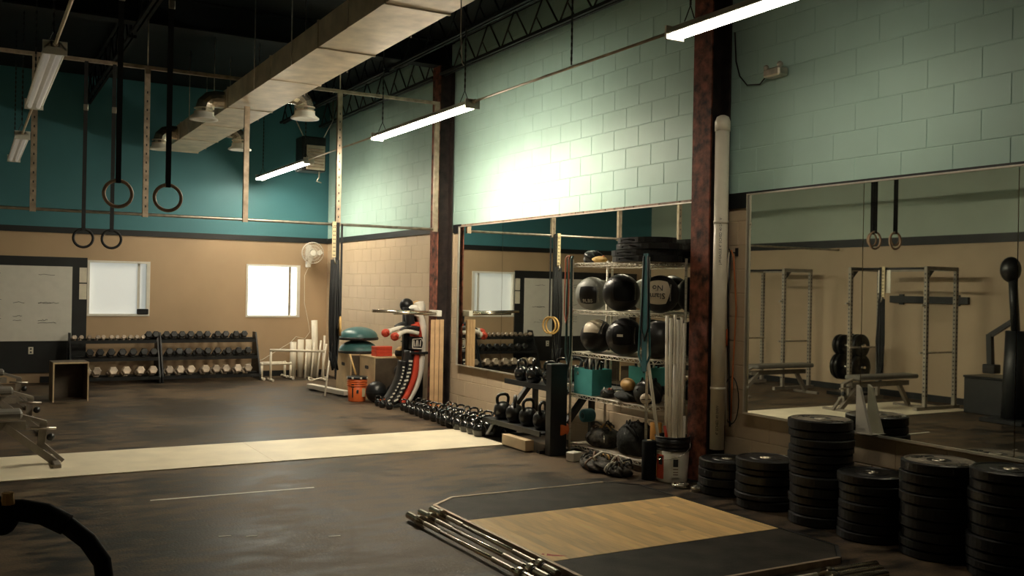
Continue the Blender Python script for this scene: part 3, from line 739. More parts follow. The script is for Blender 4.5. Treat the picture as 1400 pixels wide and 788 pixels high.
for p0, p1, par, yy, ww in (((.0, .62), (-.2, .1), l1, -.106, .055), ((-.1, .54), (-.3, .1), l2, -.101, .035)):
    for k in range(11):
        t = k/10; x = p0[0]+(p1[0]-p0[0])*t**1.8; z = p0[1]+(p1[1]-p0[1])*t; sl = .5*t
        w_ = ww*random.uniform(.6, 1.1)
        B().obox((x-w_/2, yy, z-sl*w_/2+.004), (x+w_/2, yy, z+sl*w_/2), .003, .024*random.uniform(.7, 1.1), (0, 0, 1)).obj('white_letter_mark', white_vinyl, par)
B().box(.0, .28, -.13, .09, .715, .745, .004).obj('black_strap', black_vinyl, dm)
B().box(-.02, .28, .1, .16, .0, 1.35).obj('back_post', steel_black, dm)
B().box(-.25, .3, -.1, .18, 0, .05, .01).obj('base_plate', steel_black, dm)
# dip bars at the column
db = thing('dip_bars', 'pair of chrome dip bars sticking out from the farther column', 'dip bars', (5.40, 11.6, 1.28))
B().box(-.03, .03, -.16, .12, -.035, .045, .004).obj('bracket', white_enamel, db)
B().tube([(-.03, .04, .01), (-.86, .06, .03)], .021, 10).obj('bar', chrome, db)
B().tube([(-.03, -.1, -.0), (-.64, -.12, .008)], .021, 10).obj('bar', chrome, db)
for k in range(3):
    tag(B().box(-.027, .027, -.015, .015, 0, 1.2+.003*k, .003).obj('pine_board', stud, None, (5.33+.054*k, 11.50-.025*k, 0), R(-24.5)), 'upright pine board at the farther column, %s of three' % ('leftmost', 'middle', 'rightmost')[k], 'board', 'pine boards')
# ================================================================== PLYWOOD LANE
pw = thing('plywood_lane', 'long pale plywood strip laid across the rubber floor', 'plywood', (0, 8.69, 0))
for a, b_ in ((-1.3, .05), (.05, 2.46), (2.46, 4.885)):
    B().box(a+.002, b_-.002, 0, 1.17, 0, .008).obj('plywood_sheet', ply, pw)
for k, (x0, y0, x1, y1) in enumerate(((1.2, 7.52, 2.44, 7.47), (1.42, 6.27, 1.5, 6.26), (1.58, 6.2, 1.65, 6.19), (2.05, 5.97, 2.13, 5.96))):
    tag(B().obox((x0, y0, .001), (x1, y1, .001), .016 if k else .03, .002).obj('floor_tape', white_vinyl),
        ['long strip of white tape on the rubber floor', 'short white tape scrap, left of two close together', 'short white tape scrap, right of two close together', 'short white tape scrap near the barbell ends'][k], 'tape', 'tape on the floor')
# ================================================================== LIFTING PLATFORM
pf = thing('lifting_platform', 'lifting platform with maple centre and black rubber sides', 'platform', (0, 0, 0))
PX0, PX1, PY0, PY1 = 2.995, 4.808, 4.07, 6.52
B().prism([(PX0, PY0+.2), (PX0+.2, PY0), (PX1-.2, PY0), (PX1, PY0+.2), (PX1, PY1-.2), (PX1-.2, PY1), (PX0+.22, PY1), (PX0, PY1-.18)], 0, .012).obj('base_sheet', dark_ply, pf)
B().prism([(PX0, 5.846), (PX1, 5.846), (PX1, PY1-.2), (PX1-.2, PY1), (PX0+.22, PY1), (PX0, PY1-.18)], .012, .036).obj('rubber_mat', mat_rubber, pf)
B().prism([(PX0, PY0+.2), (PX0+.2, PY0), (PX1-.2, PY0), (PX1, PY0+.2), (PX1, 4.746), (PX0, 4.746)], .012, .036).obj('rubber_mat', mat_rubber, pf)
fr = [((PX0-.012, PY0+.19), (PX0-.012, PY1-.17)), ((PX0-.012, PY1-.17), (PX0+.215, PY1+.012)), ((PX0+.215, PY1+.012), (PX1-.2, PY1+.012)),
      ((PX0-.012, PY0+.19), (PX0+.19, PY0-.012)), ((PX0+.19, PY0-.012), (PX1-.19, PY0-.012)), ((PX1-.19, PY0-.012), (PX1+.012, PY0+.19)), ((PX1+.012, PY0+.19), (PX1+.012, PY1-.2)), ((PX1+.012, PY1-.2), (PX1-.2, PY1+.012))]
for k, ((a, b_), (c, d)) in enumerate(fr):
    B().obox((a, b_, .02), (c, d, .02), .024, .04).obj('edge_angle', strut_m if k < 5 else steel_black, pf)
np_ = 30; pwid = (PX1-PX0)/np_; pl_cache = {}
for i in range(np_):
    cut = [4.75, random.choice((4.98, 5.12, 5.3, 5.45, 5.6)), 5.842]
    for a, b_ in zip(cut, cut[1:]):
        key = round(b_-a, 3)
        if key not in pl_cache: pl_cache[key] = B().box(-pwid/2+.0004, pwid/2-.0004, -key/2+.0004, key/2-.0004, 0, .025).mesh('plank', maple)
        place('plank', pl_cache[key], pf, (PX0+(i+.5)*pwid, (a+b_)/2, .012))
mk = B().prism([(3.03, 4.865), (3.055, 4.9), (3.07, 4.87), (3.1, 4.845), (3.135, 4.805), (3.1, 4.815), (3.07, 4.835), (3.05, 4.85)], .0371, .0376).obj('red_mark', red, pf)
B().prism([(3.015, 4.9), (3.03, 4.915), (3.038, 4.9), (3.025, 4.885)], .0371, .0376).obj('red_mark', red, pf)
# ================================================================== BARBELLS
def barbell(x, y, rz, shaft, sl, label, z=.037):
    t = thing('barbell', label, 'barbell', (x, y, z), rz, 'barbells on the floor')
    B().tube([(-shaft/2, 0, 0), (shaft/2, 0, 0)], .0145, 10).obj('shaft', chrome, t)
    for s in (-1, 1):
        o = B().lathe([(.001, s*(shaft/2)), (.037, s*(shaft/2)), (.037, s*(shaft/2+.035)), (.025, s*(shaft/2+.04)), (.025, s*(shaft/2+sl)), (.019, s*(shaft/2+sl+.004)), (.001, s*(shaft/2+sl+.004))], 16, (0, 0, 0), 'x', False).obj('sleeve', chrome, t)
        B().lathe([(.0275, s*(shaft/2+.045)), (.0275, s*(shaft/2+.06))], 14, (0, 0, 0), 'x').obj('collar_ring', steel_black, o)
    for s in (-1, 1): B().lathe([(.0152, s*.35), (.0156, s*.36), (.0156, s*.58), (.0152, s*.59)], 12, (0, 0, 0), 'x').obj('knurling', raw_steel, t)
    return t
barbell(2.70, 5.29, R(90.5), 1.32, .2, 'chrome barbell left of the platform, outermost of three')
barbell(2.80, 5.33, R(90), 1.32, .2, 'chrome barbell left of the platform, middle of three')
barbell(2.90, 5.38, R(89.3), 1.32, .2, 'chrome barbell left of the platform, touching its edge')
barbell(3.62, 3.87, R(-1), 1.31, .42, 'barbell at the bottom right, farthest of three')
barbell(3.57, 3.785, R(-.5), 1.31, .42, 'barbell at the bottom right, middle of three')
barbell(3.52, 3.70, R(0), 1.31, .42, 'barbell at the bottom right, nearest of three')
# ================================================================== BUMPER PLATES
def plate_meshes(t_, r=.225):
    pr_ = [(.028, 0), (r*.93, 0), (r, .008), (r, t_-.008), (r*.93, t_), (r*.88, t_-.001), (r*.86, t_-.006), (r*.52, t_-.006), (r*.5, t_-.001), (r*.32, t_-.001), (r*.3, t_-.004), (.028, t_-.004), (.028, 0)]
    return B().lathe(pr_, 40, smooth=False)
worn = M('worn_rubber_plate', (.20, .17, .13), .55, var=.5, scale=12, bump=.2)
steel_hub = M('steel_hub', (.5, .46, .38), .35, .9)
pcache = {}
def plate(x, y, z, th, label, top=False, r=.225, m=None):
    key = (round(th, 3), r, top)
    if key not in pcache: pcache[key] = (plate_meshes(th, r).mesh('disc', black_rubber), B().lathe([(.026, -.001), (.042, -.001), (.042, th+.001), (.026, th+.001), (.026, -.001)], 20).mesh('hub', steel_hub))
    t = thing('bumper_plate', label, 'weight plate', (x, y, z), random.uniform(0, 6), 'stacked bumper plates')
    place('disc', pcache[key][0], t); place('hub', pcache[key][1], t)
    if top:
        for k in range(2):
            place('raised_mark', LET, t, (0, 0, th-.006), math.pi*k+.4)
        B().lathe([(r*.92, th+.0004), (r*.885, th-.0004), (r*.855, th-.0054), (r*.525, th-.0054), (r*.5, th-.0006), (r*.33, th-.0006)], 40, smooth=False).obj('worn_face', worn, t)
def _arc():
    b = B(); a0, a1, n = -.55, .55, 10
    for lo, hi in ((a0, -.1), (.02, .25), (.34, a1)):
        v = []
        for i in range(n+1):
            q = lo+(hi-lo)*i/n
            for rr in (.135, .172):
                for zz in (0, .004): v.append((rr*math.cos(q), rr*math.sin(q), zz))
        b.add(v, [(4*i+a, 4*i+b_, 4*i+4+b_, 4*i+4+a) for i in range(n) for a, b_ in ((0, 1), (1, 3), (3, 2), (2, 0))])
    return b.mesh('raised_mark', black_plastic)
LET = _arc()
stacks = [(5.40, 5.93, .28, 'low stack below the white pipe', False), (5.34, 5.42, .375, 'short stack left of the tallest', False), (5.34, 4.87, .742, 'tallest stack under the mirror', True),
          (5.32, 4.40, .44, 'stack just right of the tallest', False), (5.34, 3.92, .60, 'second tall stack with a grey top', True), (5.34, 3.44, .63, 'stack at the right edge', False)]
for x, y, H_, nm, tp in stacks:
    n = max(3, round(H_/.064)); z = 0
    ths = [random.choice((.05, .06, .075)) for _ in range(n)]; sc = H_/sum(ths); ths = [t_*sc for t_ in ths]
    for k, th in enumerate(ths):
        lab = 'bumper plate, %s of the %s' % ('topmost' if k == n-1 else 'lowest' if k == 0 else ORD[k]+' from the bottom', nm)
        plate(x+random.uniform(-.012, .012), y+random.uniform(-.012, .012), z, th, lab, top=(k == n-1 and tp), r=.225 if k % 3 else .222); z += th
for k, (x, y, r, h) in enumerate(((5.19, 6.24, .078, .03), (5.21, 6.05, .058, .04))):
    t = thing('change_plate', ['larger chrome change plate lying before the white bucket', 'smaller chrome change plate lying before the white bucket'][k], 'weight plate', (x, y, 0))
    B().lathe([(.026, 0), (r*.95, 0), (r, .005), (r, h-.005), (r*.93, h), (r*.82, h), (r*.78, h*.5), (r*.5, h*.5), (r*.46, h*.9), (.026, h*.9), (.026, 0)], 28).obj('disc', chrome, t)
# ================================================================== KETTLEBELLS
kbody = B().lathe([(.001, 0), (.05, 0), (.062, .008), (.082, .045), (.09, .085), (.082, .125), (.055, .158), (.02, .172), (.001, .173)], 20).mesh('body', kb_paint)
def kb_handle():
    pts = [(-.05, 0, .135), (-.064, 0, .17), (-.066, 0, .205), (-.052, 0, .232), (-.02, 0, .243), (.02, 0, .243), (.052, 0, .232), (.066, 0, .205), (.064, 0, .17), (.05, 0, .135)]
    return B().tube(pts, [.018, .016, .0155, .016, .0165, .0165, .016, .0155, .016, .018], 10).mesh('handle', kb_paint)
khand = kb_handle()
kbody_i = kbody.copy(); kbody_i.materials[0] = iron; khand_i = khand.copy(); khand_i.materials[0] = iron
kband = B().lathe([(.0185, -.012), (.0195, -.012), (.0195, .012), (.0185, .012)], 10, (0, 0, 0), 'x')
kbands = [kband.mesh('colour_band', m) for m in (orange, teal_fab, yellow_strap)]
def kettlebell(x, y, z, s, rz, label, ironm=False, band_=None, group='kettlebells on the floor'):
    t = thing('kettlebell', label, 'kettlebell', (x, y, z), rz, group); t.scale = (s,)*3
    place('body', kbody_i if ironm else kbody, t); h = place('handle', khand_i if ironm else khand, t)
    if band_ is not None:
        for q in (-1, 1):
            o = place('colour_band', kbands[band_], h); o.location = (q*.065, 0, .19); o.rotation_euler = (0, R(90), 0); o.scale = (1, 1, 1)
for row, (dx, nm) in enumerate(((0, 'front row'), (.21, 'second row'), (.41, 'back row by the wall'))):
    n = 14 if row < 2 else 13
    for k in range(n):
        t_ = k/(n-1); y = 11.6-2.3*t_ if row else 11.62-2.34*t_
        x = 4.97-.1*t_+dx+random.uniform(-.015, .015)
        if row == 2: x = min(x, 5.5)
        if row == 2 and y > 11.2: y = 11.2-.0*k; x = 5.2; 
        s = .62+.24*t_ if row == 0 else .64+.2*t_
        if row == 2 and k < 3: continue
        kettlebell(x, y+random.uniform(-.012, .012), 0, s, random.uniform(-.9, .9), 'black kettlebell in the %s, %s from the striped dummy' % (nm, ORD[k-(3 if row == 2 else 0)]), band_={3: 0, 6: 1, 8: 2, 10: 0}.get(k) if row else None)
for k, (x, y) in enumerate(((4.86, 11.8), (4.84, 12.0), (4.86, 12.2))):
    kettlebell(x, y, 0, .58, random.uniform(-1, 1), 'small black kettlebell left of the dummy base, %s from the rows' % ORD[k], band_=0 if k == 1 else None)
# kettlebell rack
kr = thing('kettlebell_rack', 'black two-tier kettlebell rack below the long mirror', 'rack', (0, 8.05, 0))
B().obox((5.38, 0, .6), (5.38, 1.28, .6), .3, .02, (0, 0, 1)).obj('upper_shelf', steel_black, kr)
B().obox((5.07, 0, .2), (5.07, 1.28, .2), .3, .02, (0, 0, 1)).obj('lower_shelf', steel_black, kr)
B().box(5.215, 5.23, 0, 1.28, .575, .63).obj('upper_lip', steel_black, kr); B().box(4.905, 4.92, 0, 1.28, .175, .225).obj('lower_lip', steel_black, kr)
for y in (1.18, .06):
    B().obox((5.5, y, .58), (5.02, y, .0), .05, .07, (0, 1, 0)).obj('slanted_leg', steel_black, kr)
    B().obox((5.56, y, .58), (5.56, y, .0), .05, .05, (0, 1, 0)).obj('rear_leg', steel_black, kr)
    B().box(4.93, 5.58, y-.03, y+.03, 0, .03).obj('foot', steel_black, kr)
B().obox((4.96, 1.22, .0), (5.08, 1.22, .19), .012, .05, (0, 1, 0)).obj('bright_edge', alum, kr)
B().box(4.95, 5.14, -.13, -.03, 0, .9, .006).obj('end_panel', steel_black, kr)
for k, (x, y, s, rz) in enumerate(((5.36, 9.2, .95, .3), (5.36, 8.93, 1.05, .9), (5.42, 8.69, 1., -.5), (5.36, 8.42, 1.0, .2))):
    kettlebell(x, y, .611, s, rz, 'kettlebell on the upper rack shelf, %s from the left' % ORD[k], group='kettlebells on the rack')
for k, y in enumerate((9.1, 8.83, 8.55, 8.27)):
    kettlebell(5.07, y, .211, 1.12, [.1, 1.0, .2, .6][k], 'large dull iron kettlebell on the lower rack shelf, %s from the left' % ORD[k], True, group='kettlebells on the rack')
wbk = thing('wooden_step', 'pale wooden block on floor under the kettlebell rack', 'block', (4.84, 8.45, 0))
B().box(-.0, .1, -.24, .24, .012, .12, .004).obj('block', ply_box, wbk); B().box(.004, .096, -.22, .22, 0, .012).obj('runner', dark_ply, wbk)
# ================================================================== WIRE SHELF
SX0, SX1, SY0, SY1 = 5.18, 5.60, 6.71, 7.93
ws = thing('wire_shelf', 'tall chrome wire shelf of medicine balls and gear beside the rusty column', 'shelf', (5.39, 7.32, 0))
a_, b2 = (SX1-SX0)/2, (SY1-SY0)/2
for sx in (-1, 1):
    for sy in (-1, 1):
        p = B().tube([(sx*a_, sy*b2, .02), (sx*a_, sy*b2, 1.93)], .0125, 10).obj('post', zinc, ws)
        B().cyl((sx*a_, sy*b2, 0), .02, .025, 10).obj('foot', black_plastic, p)
        rg = B()
        for q in range(36): rg.lathe([(.0126, .05+q*.052), (.0136, .053+q*.052), (.0126, .056+q*.052)], 8, (sx*a_, sy*b2, 0))
        tag(rg.obj('post_grooves', raw_steel, p), kind='stuff')
shelf_z = [.12, .61, 1.02, 1.43, 1.89]
for zz in shelf_z:
    d = B()
    for e in (0, -.032):
        for sx in (-1, 1): d.tube([(sx*a_, -b2, zz+e), (sx*a_, b2, zz+e)], .004, 6)
        for sy in (-1, 1): d.tube([(-a_, sy*b2, zz+e), (a_, sy*b2, zz+e)], .004, 6)
    s_ = d.obj('shelf_frame', zinc, ws)
    z_ = B()
    for sx in (-1, 1):
        for q in range(30):
            y0 = -b2+q*2*b2/30; y1 = y0+2*b2/30; z_.tube([(sx*a_, y0, zz if q % 2 else zz-.032), (sx*a_, y1, zz-.032 if q % 2 else zz)], .0035, 5)
    for sy in (-1, 1):
        for q in range(10):
            x0 = -a_+q*2*a_/10; x1 = x0+2*a_/10; z_.tube([(x0, sy*b2, zz if q % 2 else zz-.032), (x1, sy*b2, zz-.032 if q % 2 else zz)], .0035, 5)
    tag(z_.obj('truss_wire', zinc, s_), kind='stuff')
    g = B()
    for q in range(1, 48): g.tube([(-a_, -b2+q*2*b2/48, zz+.002), (a_, -b2+q*2*b2/48, zz+.002)], .002, 4)
    for q in range(1, 4): g.tube([(-a_+q*2*a_/4, -b2, zz-.002), (-a_+q*2*a_/4, b2, zz-.002)], .003, 5)
    tag(g.obj('deck_wire', zinc, s_), kind='stuff')
def medball(x, y, z, r, m1, m2, label, facing, txt=None, tm=None, panel='quad', flip=False, tsize=.06):
    t = thing('medicine_ball', label, 'medicine ball', (x, y, z), 0, 'medicine balls on the wire shelf')
    B().sphere((0, 0, 0), r, 28, 18).obj('shell', m1, t)
    az = Vector(facing).normalized(); ax = Vector((0, 0, 1)).cross(az).normalized(); ay = az.cross(ax)
    if m2:
        v = []; n = 8; b = B()
        for i in range(n+1):
            for k in range(n+1):
                u, w_ = (i/n-.5)*(1.6 if panel == 'kite' else 1.25), (k/n-.5)*(1.6 if panel == 'kite' else 1.25)
                if panel == 'kite': u *= 1-.5*abs(k/n-.6)
                p = (az+ax*u+ay*w_).normalized()*(r*1.006); v.append(p)
        b.add(v, [(i*(n+1)+k, i*(n+1)+k+1, (i+1)*(n+1)+k+1, (i+1)*(n+1)+k) for i in range(n) for k in range(n)], True).obj('panel', m2, t)
    st = B()
    for q in range(-6, 7):
        a = q*.09; p = az*math.cos(a)*math.cos(.66)+ax*math.sin(.66)+ay*math.sin(a)*math.cos(.66)
        st.box(*(lambda c: (c.x-.002, c.x+.002, c.y-.008, c.y+.008, c.z-.0025, c.z+.0025))(p.normalized()*(r*1.004)))
    tag(st.obj('stitching', white_vinyl if m1 != cream_vinyl else ink, t), kind='stuff')
    if txt:
        for li, line in enumerate(txt):
            o = place('lettering', text_mesh('lettering', line, tsize, tm, .001), t)
            dz = (-.35+li*.0) if len(txt) == 1 else (.22-.42*li)
            p = (az+ay*dz*(1)).normalized(); xx = Vector((0, 0, 1)).cross(p).normalized(); yy = p.cross(xx)
            if flip: xx, yy = -xx, -yy
            basis(o, xx, yy, p*(r*1.012))
    return t
fc = (-.62, -.78, .0)
medball(5.30, 7.76, 1.43+.166, .163, grey_vinyl, black_vinyl, 'grey and black medicine ball at the left of the upper shelf', (-.75, -.62, -.1), ['9LBS'], white_vinyl, tsize=.05)
medball(5.33, 7.32, 1.43+.18, .177, black_vinyl, grip_m, 'black medicine ball with white stitches in middle of upper shelf', (-.45, -.85, .1))
medball(5.43, 6.86, 1.43+.175, .172, black_vinyl, cream_vinyl, 'medicine ball with a cream panel and handwriting', (-.72, -.68, .12), ['No', 'Slam'], ink, 'kite', True, .075)
medball(5.30, 7.66, 1.02+.166, .163, black_vinyl, cream_vinyl, 'black ball with a pale top panel on the second shelf', (-.62, -.35, .75), None, None)
medball(5.33, 7.25, 1.02+.18, .177, black_vinyl, grip_m, 'black ball with a small white label on the second shelf', (-.7, -.7, .15))
_b = bpy.data.objects[[o.name for o in bpy.data.objects if o.name.startswith('medicine_ball') and 'small white label' in o.get('label', '')][0]]
_n = Vector((-.76, -.62, .1)).normalized(); _p = _n*.181; _x = Vector((0, 0, 1)).cross(_n).normalized()
B().obox(_p-_x*.028, _p+_x*.028, .004, .022, (0, 0, 1)).obj('label', white_vinyl, _b)
medball(5.42, 6.86, 1.02+.175, .172, black_vinyl, None, 'dark ball behind the white sticks on the second shelf', fc)
# teal bin with gear
tb = thing('fabric_bin', 'teal fabric storage bin on the third shelf', 'bin', (5.30, 7.72, .618))
B().prism([(-.11, -.15), (.11, -.15), (.11, .15), (-.11, .15)], 0, .004).obj('bottom', teal_fab, tb)
for (x0, x1, y0, y1) in ((-.115, -.11, -.155, .155), (.11, .115, -.155, .155), (-.11, .11, -.155, -.15), (-.11, .11, .15, .155)):
    B().box(x0, x1, y0, y1, 0, .25).obj('side', teal_fab, tb)
B().lathe([(.008, -.118), (.016, -.118), (.016, -.115), (.008, -.115)], 12, (0, .09, .2), 'x').obj('eyelet', chrome, tb)
for k in range(5):
    y = -.11+.055*k
    tag(B().tube([(5.28+.01*k, 7.72+y, .70), (5.26+.02*(k % 2), 7.72+y-.03, .9), (5.3, 7.72+y, .95), (5.34, 7.72+y+.03, .9), (5.33, 7.72+y, .7)], .012, 8).obj('jump_rope', white_vinyl if k % 2 else black_plastic),
        '%s rope loop sticking out of the teal bin, %s from left' % ('white' if k % 2 else 'black', ORD[4-k]), 'rope', 'ropes in the teal bin')
def rugby(x, y, z, label):
    t = thing('rugby_ball', label, 'ball', (x, y, z), R(70))
    B().lathe([(max(.001, .062*math.sin(math.pi*i/12)**.8), -.125*math.cos(math.pi*i/12)) for i in range(13)], 18, (0, 0, 0), 'x').obj('shell', tan_leather, t)
    for k in range(4): B().box(-.03+.02*k, -.024+.02*k, -.066, -.058, -.02, .02).obj('lace', ink, t)
rugby(5.28, 7.12, .618+.15, 'tan oval ball on folded gear on the third shelf')
def lump(x, y, z, sx, sy, sz, m, label, cat, name, group=None, seed=0, parts=()):
    rs = random.Random(seed); t = thing(name, label, cat, (x, y, z), rs.uniform(-.4, .4), group)
    heap = name in ('strap_heap', 'strap_tangle')
    if heap: H0 = sz; sz = sz*.6
    b = B(); nu, nv = 40, 18; v = []
    ph = [(rs.uniform(0, 6), rs.randint(2, 5), rs.uniform(.03, .09)) for _ in range(3)]+[(rs.uniform(0, 6), rs.randint(7, 13), rs.uniform(.02, .05)) for _ in range(4)]
    for i in range(nv+1):
        th = math.pi*i/nv
        for k in range(nu):
            a = 2*math.pi*k/nu; rr = 1+sum(A*math.sin(n_*a+p+(3 if n_ < 6 else 7)*th) for p, n_, A in ph)
            zc = -math.cos(th); zz = max(zc, -.7)
            s_ = math.sin(th) if zc > -.7 else max(math.sin(th), .0)
            v.append((sx*s_*math.cos(a)*rr, sy*s_*math.sin(a)*rr, sz*(zz+.7)/1.7*(1+.1*(rr-1))))
    b.add(v, [(i*nu+k, i*nu+(k+1) % nu, (i+1)*nu+(k+1) % nu, (i+1)*nu+k) for i in range(nv) for k in range(nu)], True)
    b.obj('body', m, t)
    if heap:
        for k in range(22):
            a = rs.uniform(0, 6.3); q = rs.uniform(.2, .85); cx_, cy_ = sx*q*math.cos(a), sy*q*math.sin(a); rr = rs.uniform(.04, .085); tl = rs.uniform(-.9, .9); tz = rs.uniform(.4, 1.0)*H0*(1.1-q*.6)
            pts = [(cx_+rr*math.cos(u)*math.cos(tl*2), cy_+rr*math.cos(u)*math.sin(tl*2), max(.01, tz*.75+rr*.7*math.sin(u)+.01*math.sin(3*u+a))) for u in [i*.42 for i in range(13)]]
            B().tube(pts, rs.uniform(.006, .011), 6).obj('strap', (camo, camo, strap_m, camo, paper, camo, brown_trim, camo, tan_leather)[k % 9], t)
    for k in range(0 if heap else 9 if sz > .15 else 3):
        a = rs.uniform(0, 6); B().tube([(sx*.8*math.cos(a), sy*.8*math.sin(a), sz*.5), (sx*.5*math.cos(a+.8), sy*.5*math.sin(a+.8), sz*1.02), (sx*.9*math.cos(a+1.7), sy*.9*math.sin(a+1.7), sz*.55)], .007, 5).obj('strap', parts[k % len(parts)] if parts else strap_m, t)
    return t
lump(5.32, 7.12, .618, .14, .17, .1, olive, 'dark folded gear under the tan oval ball', 'gear', 'gear_bundle', seed=3)
lump(5.27, 7.42, .618, .07, .09, .09, black_vinyl, 'black and white gloves lying beside the teal bin', 'gloves', 'training_gloves', seed=4, parts=(white_vinyl, red, white_vinyl))
lump(5.35, 6.9, .618, .13, .13, .22, black_vinyl, 'dark bag at the right end of the third shelf', 'bag', 'gear_bag', seed=9)
ball(5.24, 6.80, .618+.055, .05, cream_vinyl, 'small cream ball at the right end of the third shelf', name='small_ball')
# gear on the floor below the shelf
lump(5.36, 7.57, .128, .16, .2, .3, camo, 'tangled camouflage straps on the bottom shelf', 'straps', 'strap_tangle', seed=5, parts=(teal_band, strap_m, paper))
lump(5.36, 7.08, .128, .16, .2, .3, olive, 'dark olive gear bag on the bottom shelf, right', 'bag', 'gear_bag', seed=6, parts=(strap_m,))
lump(5.00, 7.18, 0, .13, .24, .19, camo, 'tangle of camouflage straps heaped before the shelf', 'straps', 'strap_heap', seed=7, parts=(paper, rust, tan_leather))
lump(5.02, 6.86, 0, .1, .13, .17, camo, 'smaller heap of straps beside the black roller', 'straps', 'strap_heap', seed=8, parts=(rust, paper, strap_m))
for k, (y, z, m, lb_) in enumerate(((7.97, .25, orange, 'orange ring-shaped roller end at the left shelf post'), (7.8, .40, teal_band, 'dark teal roller on the camouflage gear'))):
    t = thing('massage_roller', lb_, 'roller', (5.11 if k == 0 else 5.3, y, z), R(20) if k == 0 else 0)
    B().lathe([(.022, -.06), (.06, -.06), (.066, -.045), (.066, .045), (.06, .06), (.022, .06), (.022, -.06)], 22, (0, 0, 0), 'x').obj('tube', m, t)
    B().lathe([(.021, -.062), (.027, -.062), (.027, .062), (.021, .062)], 16, (0, 0, 0), 'x').obj('core', black_plastic, t)
tag(B().box(-.06, .06, -.05, .05, 0, .09, .008).obj('white_box', white_vinyl, None, (5.03, 7.62, 0), .3), 'small white box on floor at the shelf foot', 'box')
fr2 = thing('black_roller', 'black foam roller standing between shelf and white bucket', 'foam roller', (5.15, 6.62, 0))
B().lathe([(.02, 0), (.06, 0), (.063, .006), (.063, .33), (.058, .338), (.02, .338)], 20).obj('roller', grip_m, fr2); B().lathe([(.001, .33), (.022, .33), (.022, .341), (.001, .341)], 14).obj('core', yellow_strap, fr2)
fr3 = thing('orange_roller', 'orange foam roller standing behind the white bucket', 'foam roller', (5.33, 6.76, 0))
B().lathe([(.02, 0), (.05, 0), (.052, .005), (.052, .46), (.048, .465), (.02, .465)], 20).obj('roller', orange_foam, fr3); B().lathe([(.001, .455), (.021, .455), (.021, .467), (.001, .467)], 14).obj('core', black_plastic, fr3)
# shelf top
for k, (x, y, sx, sy, m) in enumerate(((5.36, 6.98, .24, .38, grip_m), (5.36, 7.02, .23, .36, grip_m), (5.37, 6.96, .23, .36, grip_m), (5.36, 6.98, .22, .30, grip_m))):
    poly = [(sx*math.cos(a)*(1 if abs(math.cos(a)) < .7 else .95), sy*(abs(math.sin(a))**.6)*(1 if math.sin(a) > 0 else -1)) for a in [2*math.pi*i/24 for i in range(24)]]
    t = thing('kick_pad', 'black pad on top of the wire shelf, %s of the pile' % ('lowest', 'second lowest', 'second highest', 'topmost')[k], 'pad', (x, y, 1.894+k*.056), 0, 'pads on the shelf')
    B().prism(poly, 0, .05).obj('pad', black_rubber, t); B().tube([(-sx*.98, -.1, .02), (-sx-.03, -.05, .03), (-sx-.03, .05, .03), (-sx*.98, .1, .02)], .008, 6).obj('grip_loop', strap_m, t)
lump(5.24, 7.55, 1.897, .04, .11, .06, yellow_glove, 'yellow and orange work glove on the shelf top', 'glove', 'work_glove', seed=12, parts=(orange, orange, rust))
lump(5.3, 7.76, 1.897, .09, .11, .12, black_vinyl, 'black headgear at the left end of the shelf top', 'headgear', 'padded_headgear', seed=13)
# resistance bands
def loop_band(y, x, ztop, zbot, wd, m, label, sag=.06, th=.006):
    t = thing('resistance_band', label, 'resistance band', (x, y, ztop))
    L_ = ztop-zbot; pts = []
    for i in range(9): pts.append((-.016, -wd*.5-sag*math.sin(math.pi*i/8)*.0-(.25*sag if 2 < i < 7 else 0), -L_*i/8))
    b = B(); ring = [(-.018, -.028, 0), (-.018, -.035-sag*.4, -L_*.5), (-.02, -.03-sag, -L_*.85), (-.022, 0, -L_), (-.02, .03+sag, -L_*.85), (-.018, .035+sag*.4, -L_*.5), (-.018, .028, 0), (0, .02, .025), (0, -.02, .025)]
    b.tube(ring, th, 6, closed=True); b.obj('loop', m, t)
    return t
bt1 = loop_band(6.71, 5.165, 1.93, .92, .05, teal_band, 'teal resistance band hung over the right front shelf post', .05, .01)
B().box(-.035, -.029, -.05, .015, -1.0, .03).obj('flat_band', teal_band, bt1)
loop_band(7.93, 5.165, 1.93, .85, .04, M('dark_green_latex', (.02, .06, .055), .4), 'dark green band hung over the left front shelf post', .01, .012)
loop_band(7.955, 5.15, 1.94, 1.3, .03, M('red_orange_latex', (.45, .11, .05), .45), 'red-orange band hung over the left front shelf post', .005, .006)
loop_band(6.69, 5.15, 1.93, 1.2, .03, black_plastic, 'black band hung over the right front shelf post', .02, .009)
# ================================================================== WHITE BUCKET WITH STICKS
BXc, BYc = 5.31, 6.50
wbkt = bucket(BXc, BYc, .148, .385, white_vinyl, 'white bucket with black rim and red label beside the rusty column', black_plastic)
B().lathe([(.1475, .27), (.1505, .27), (.1525, .386), (.1485, .386)], 28).obj('black_collar', black_plastic, wbkt)
av = math.atan2(-BYc, -BXc)
wrap(B(), .1435, av-.85, .62, .03, .235).obj('red_label', red, wbkt); wrap(B(), .1445, av-.78, .3, .15, .22).obj('dark_print', ink, wbkt)
wrap(B(), .1405, av-.8, .36, .06, .075).obj('pale_print', white_vinyl, wbkt); wrap(B(), .1405, av-.8, .36, .1, .11).obj('pale_print', white_vinyl, wbkt)
wrap(B(), .1425, av+.2, .5, .05, .23).obj('beige_label', paper, wbkt); wrap(B(), .1435, av+.2, .3, .14, .205).obj('dark_print', ink, wbkt)
for zz in (.07, .09, .115): wrap(B(), .143, av+.2, .3, zz, zz+.008).obj('print_line', brown_trim, wbkt)
hp = []
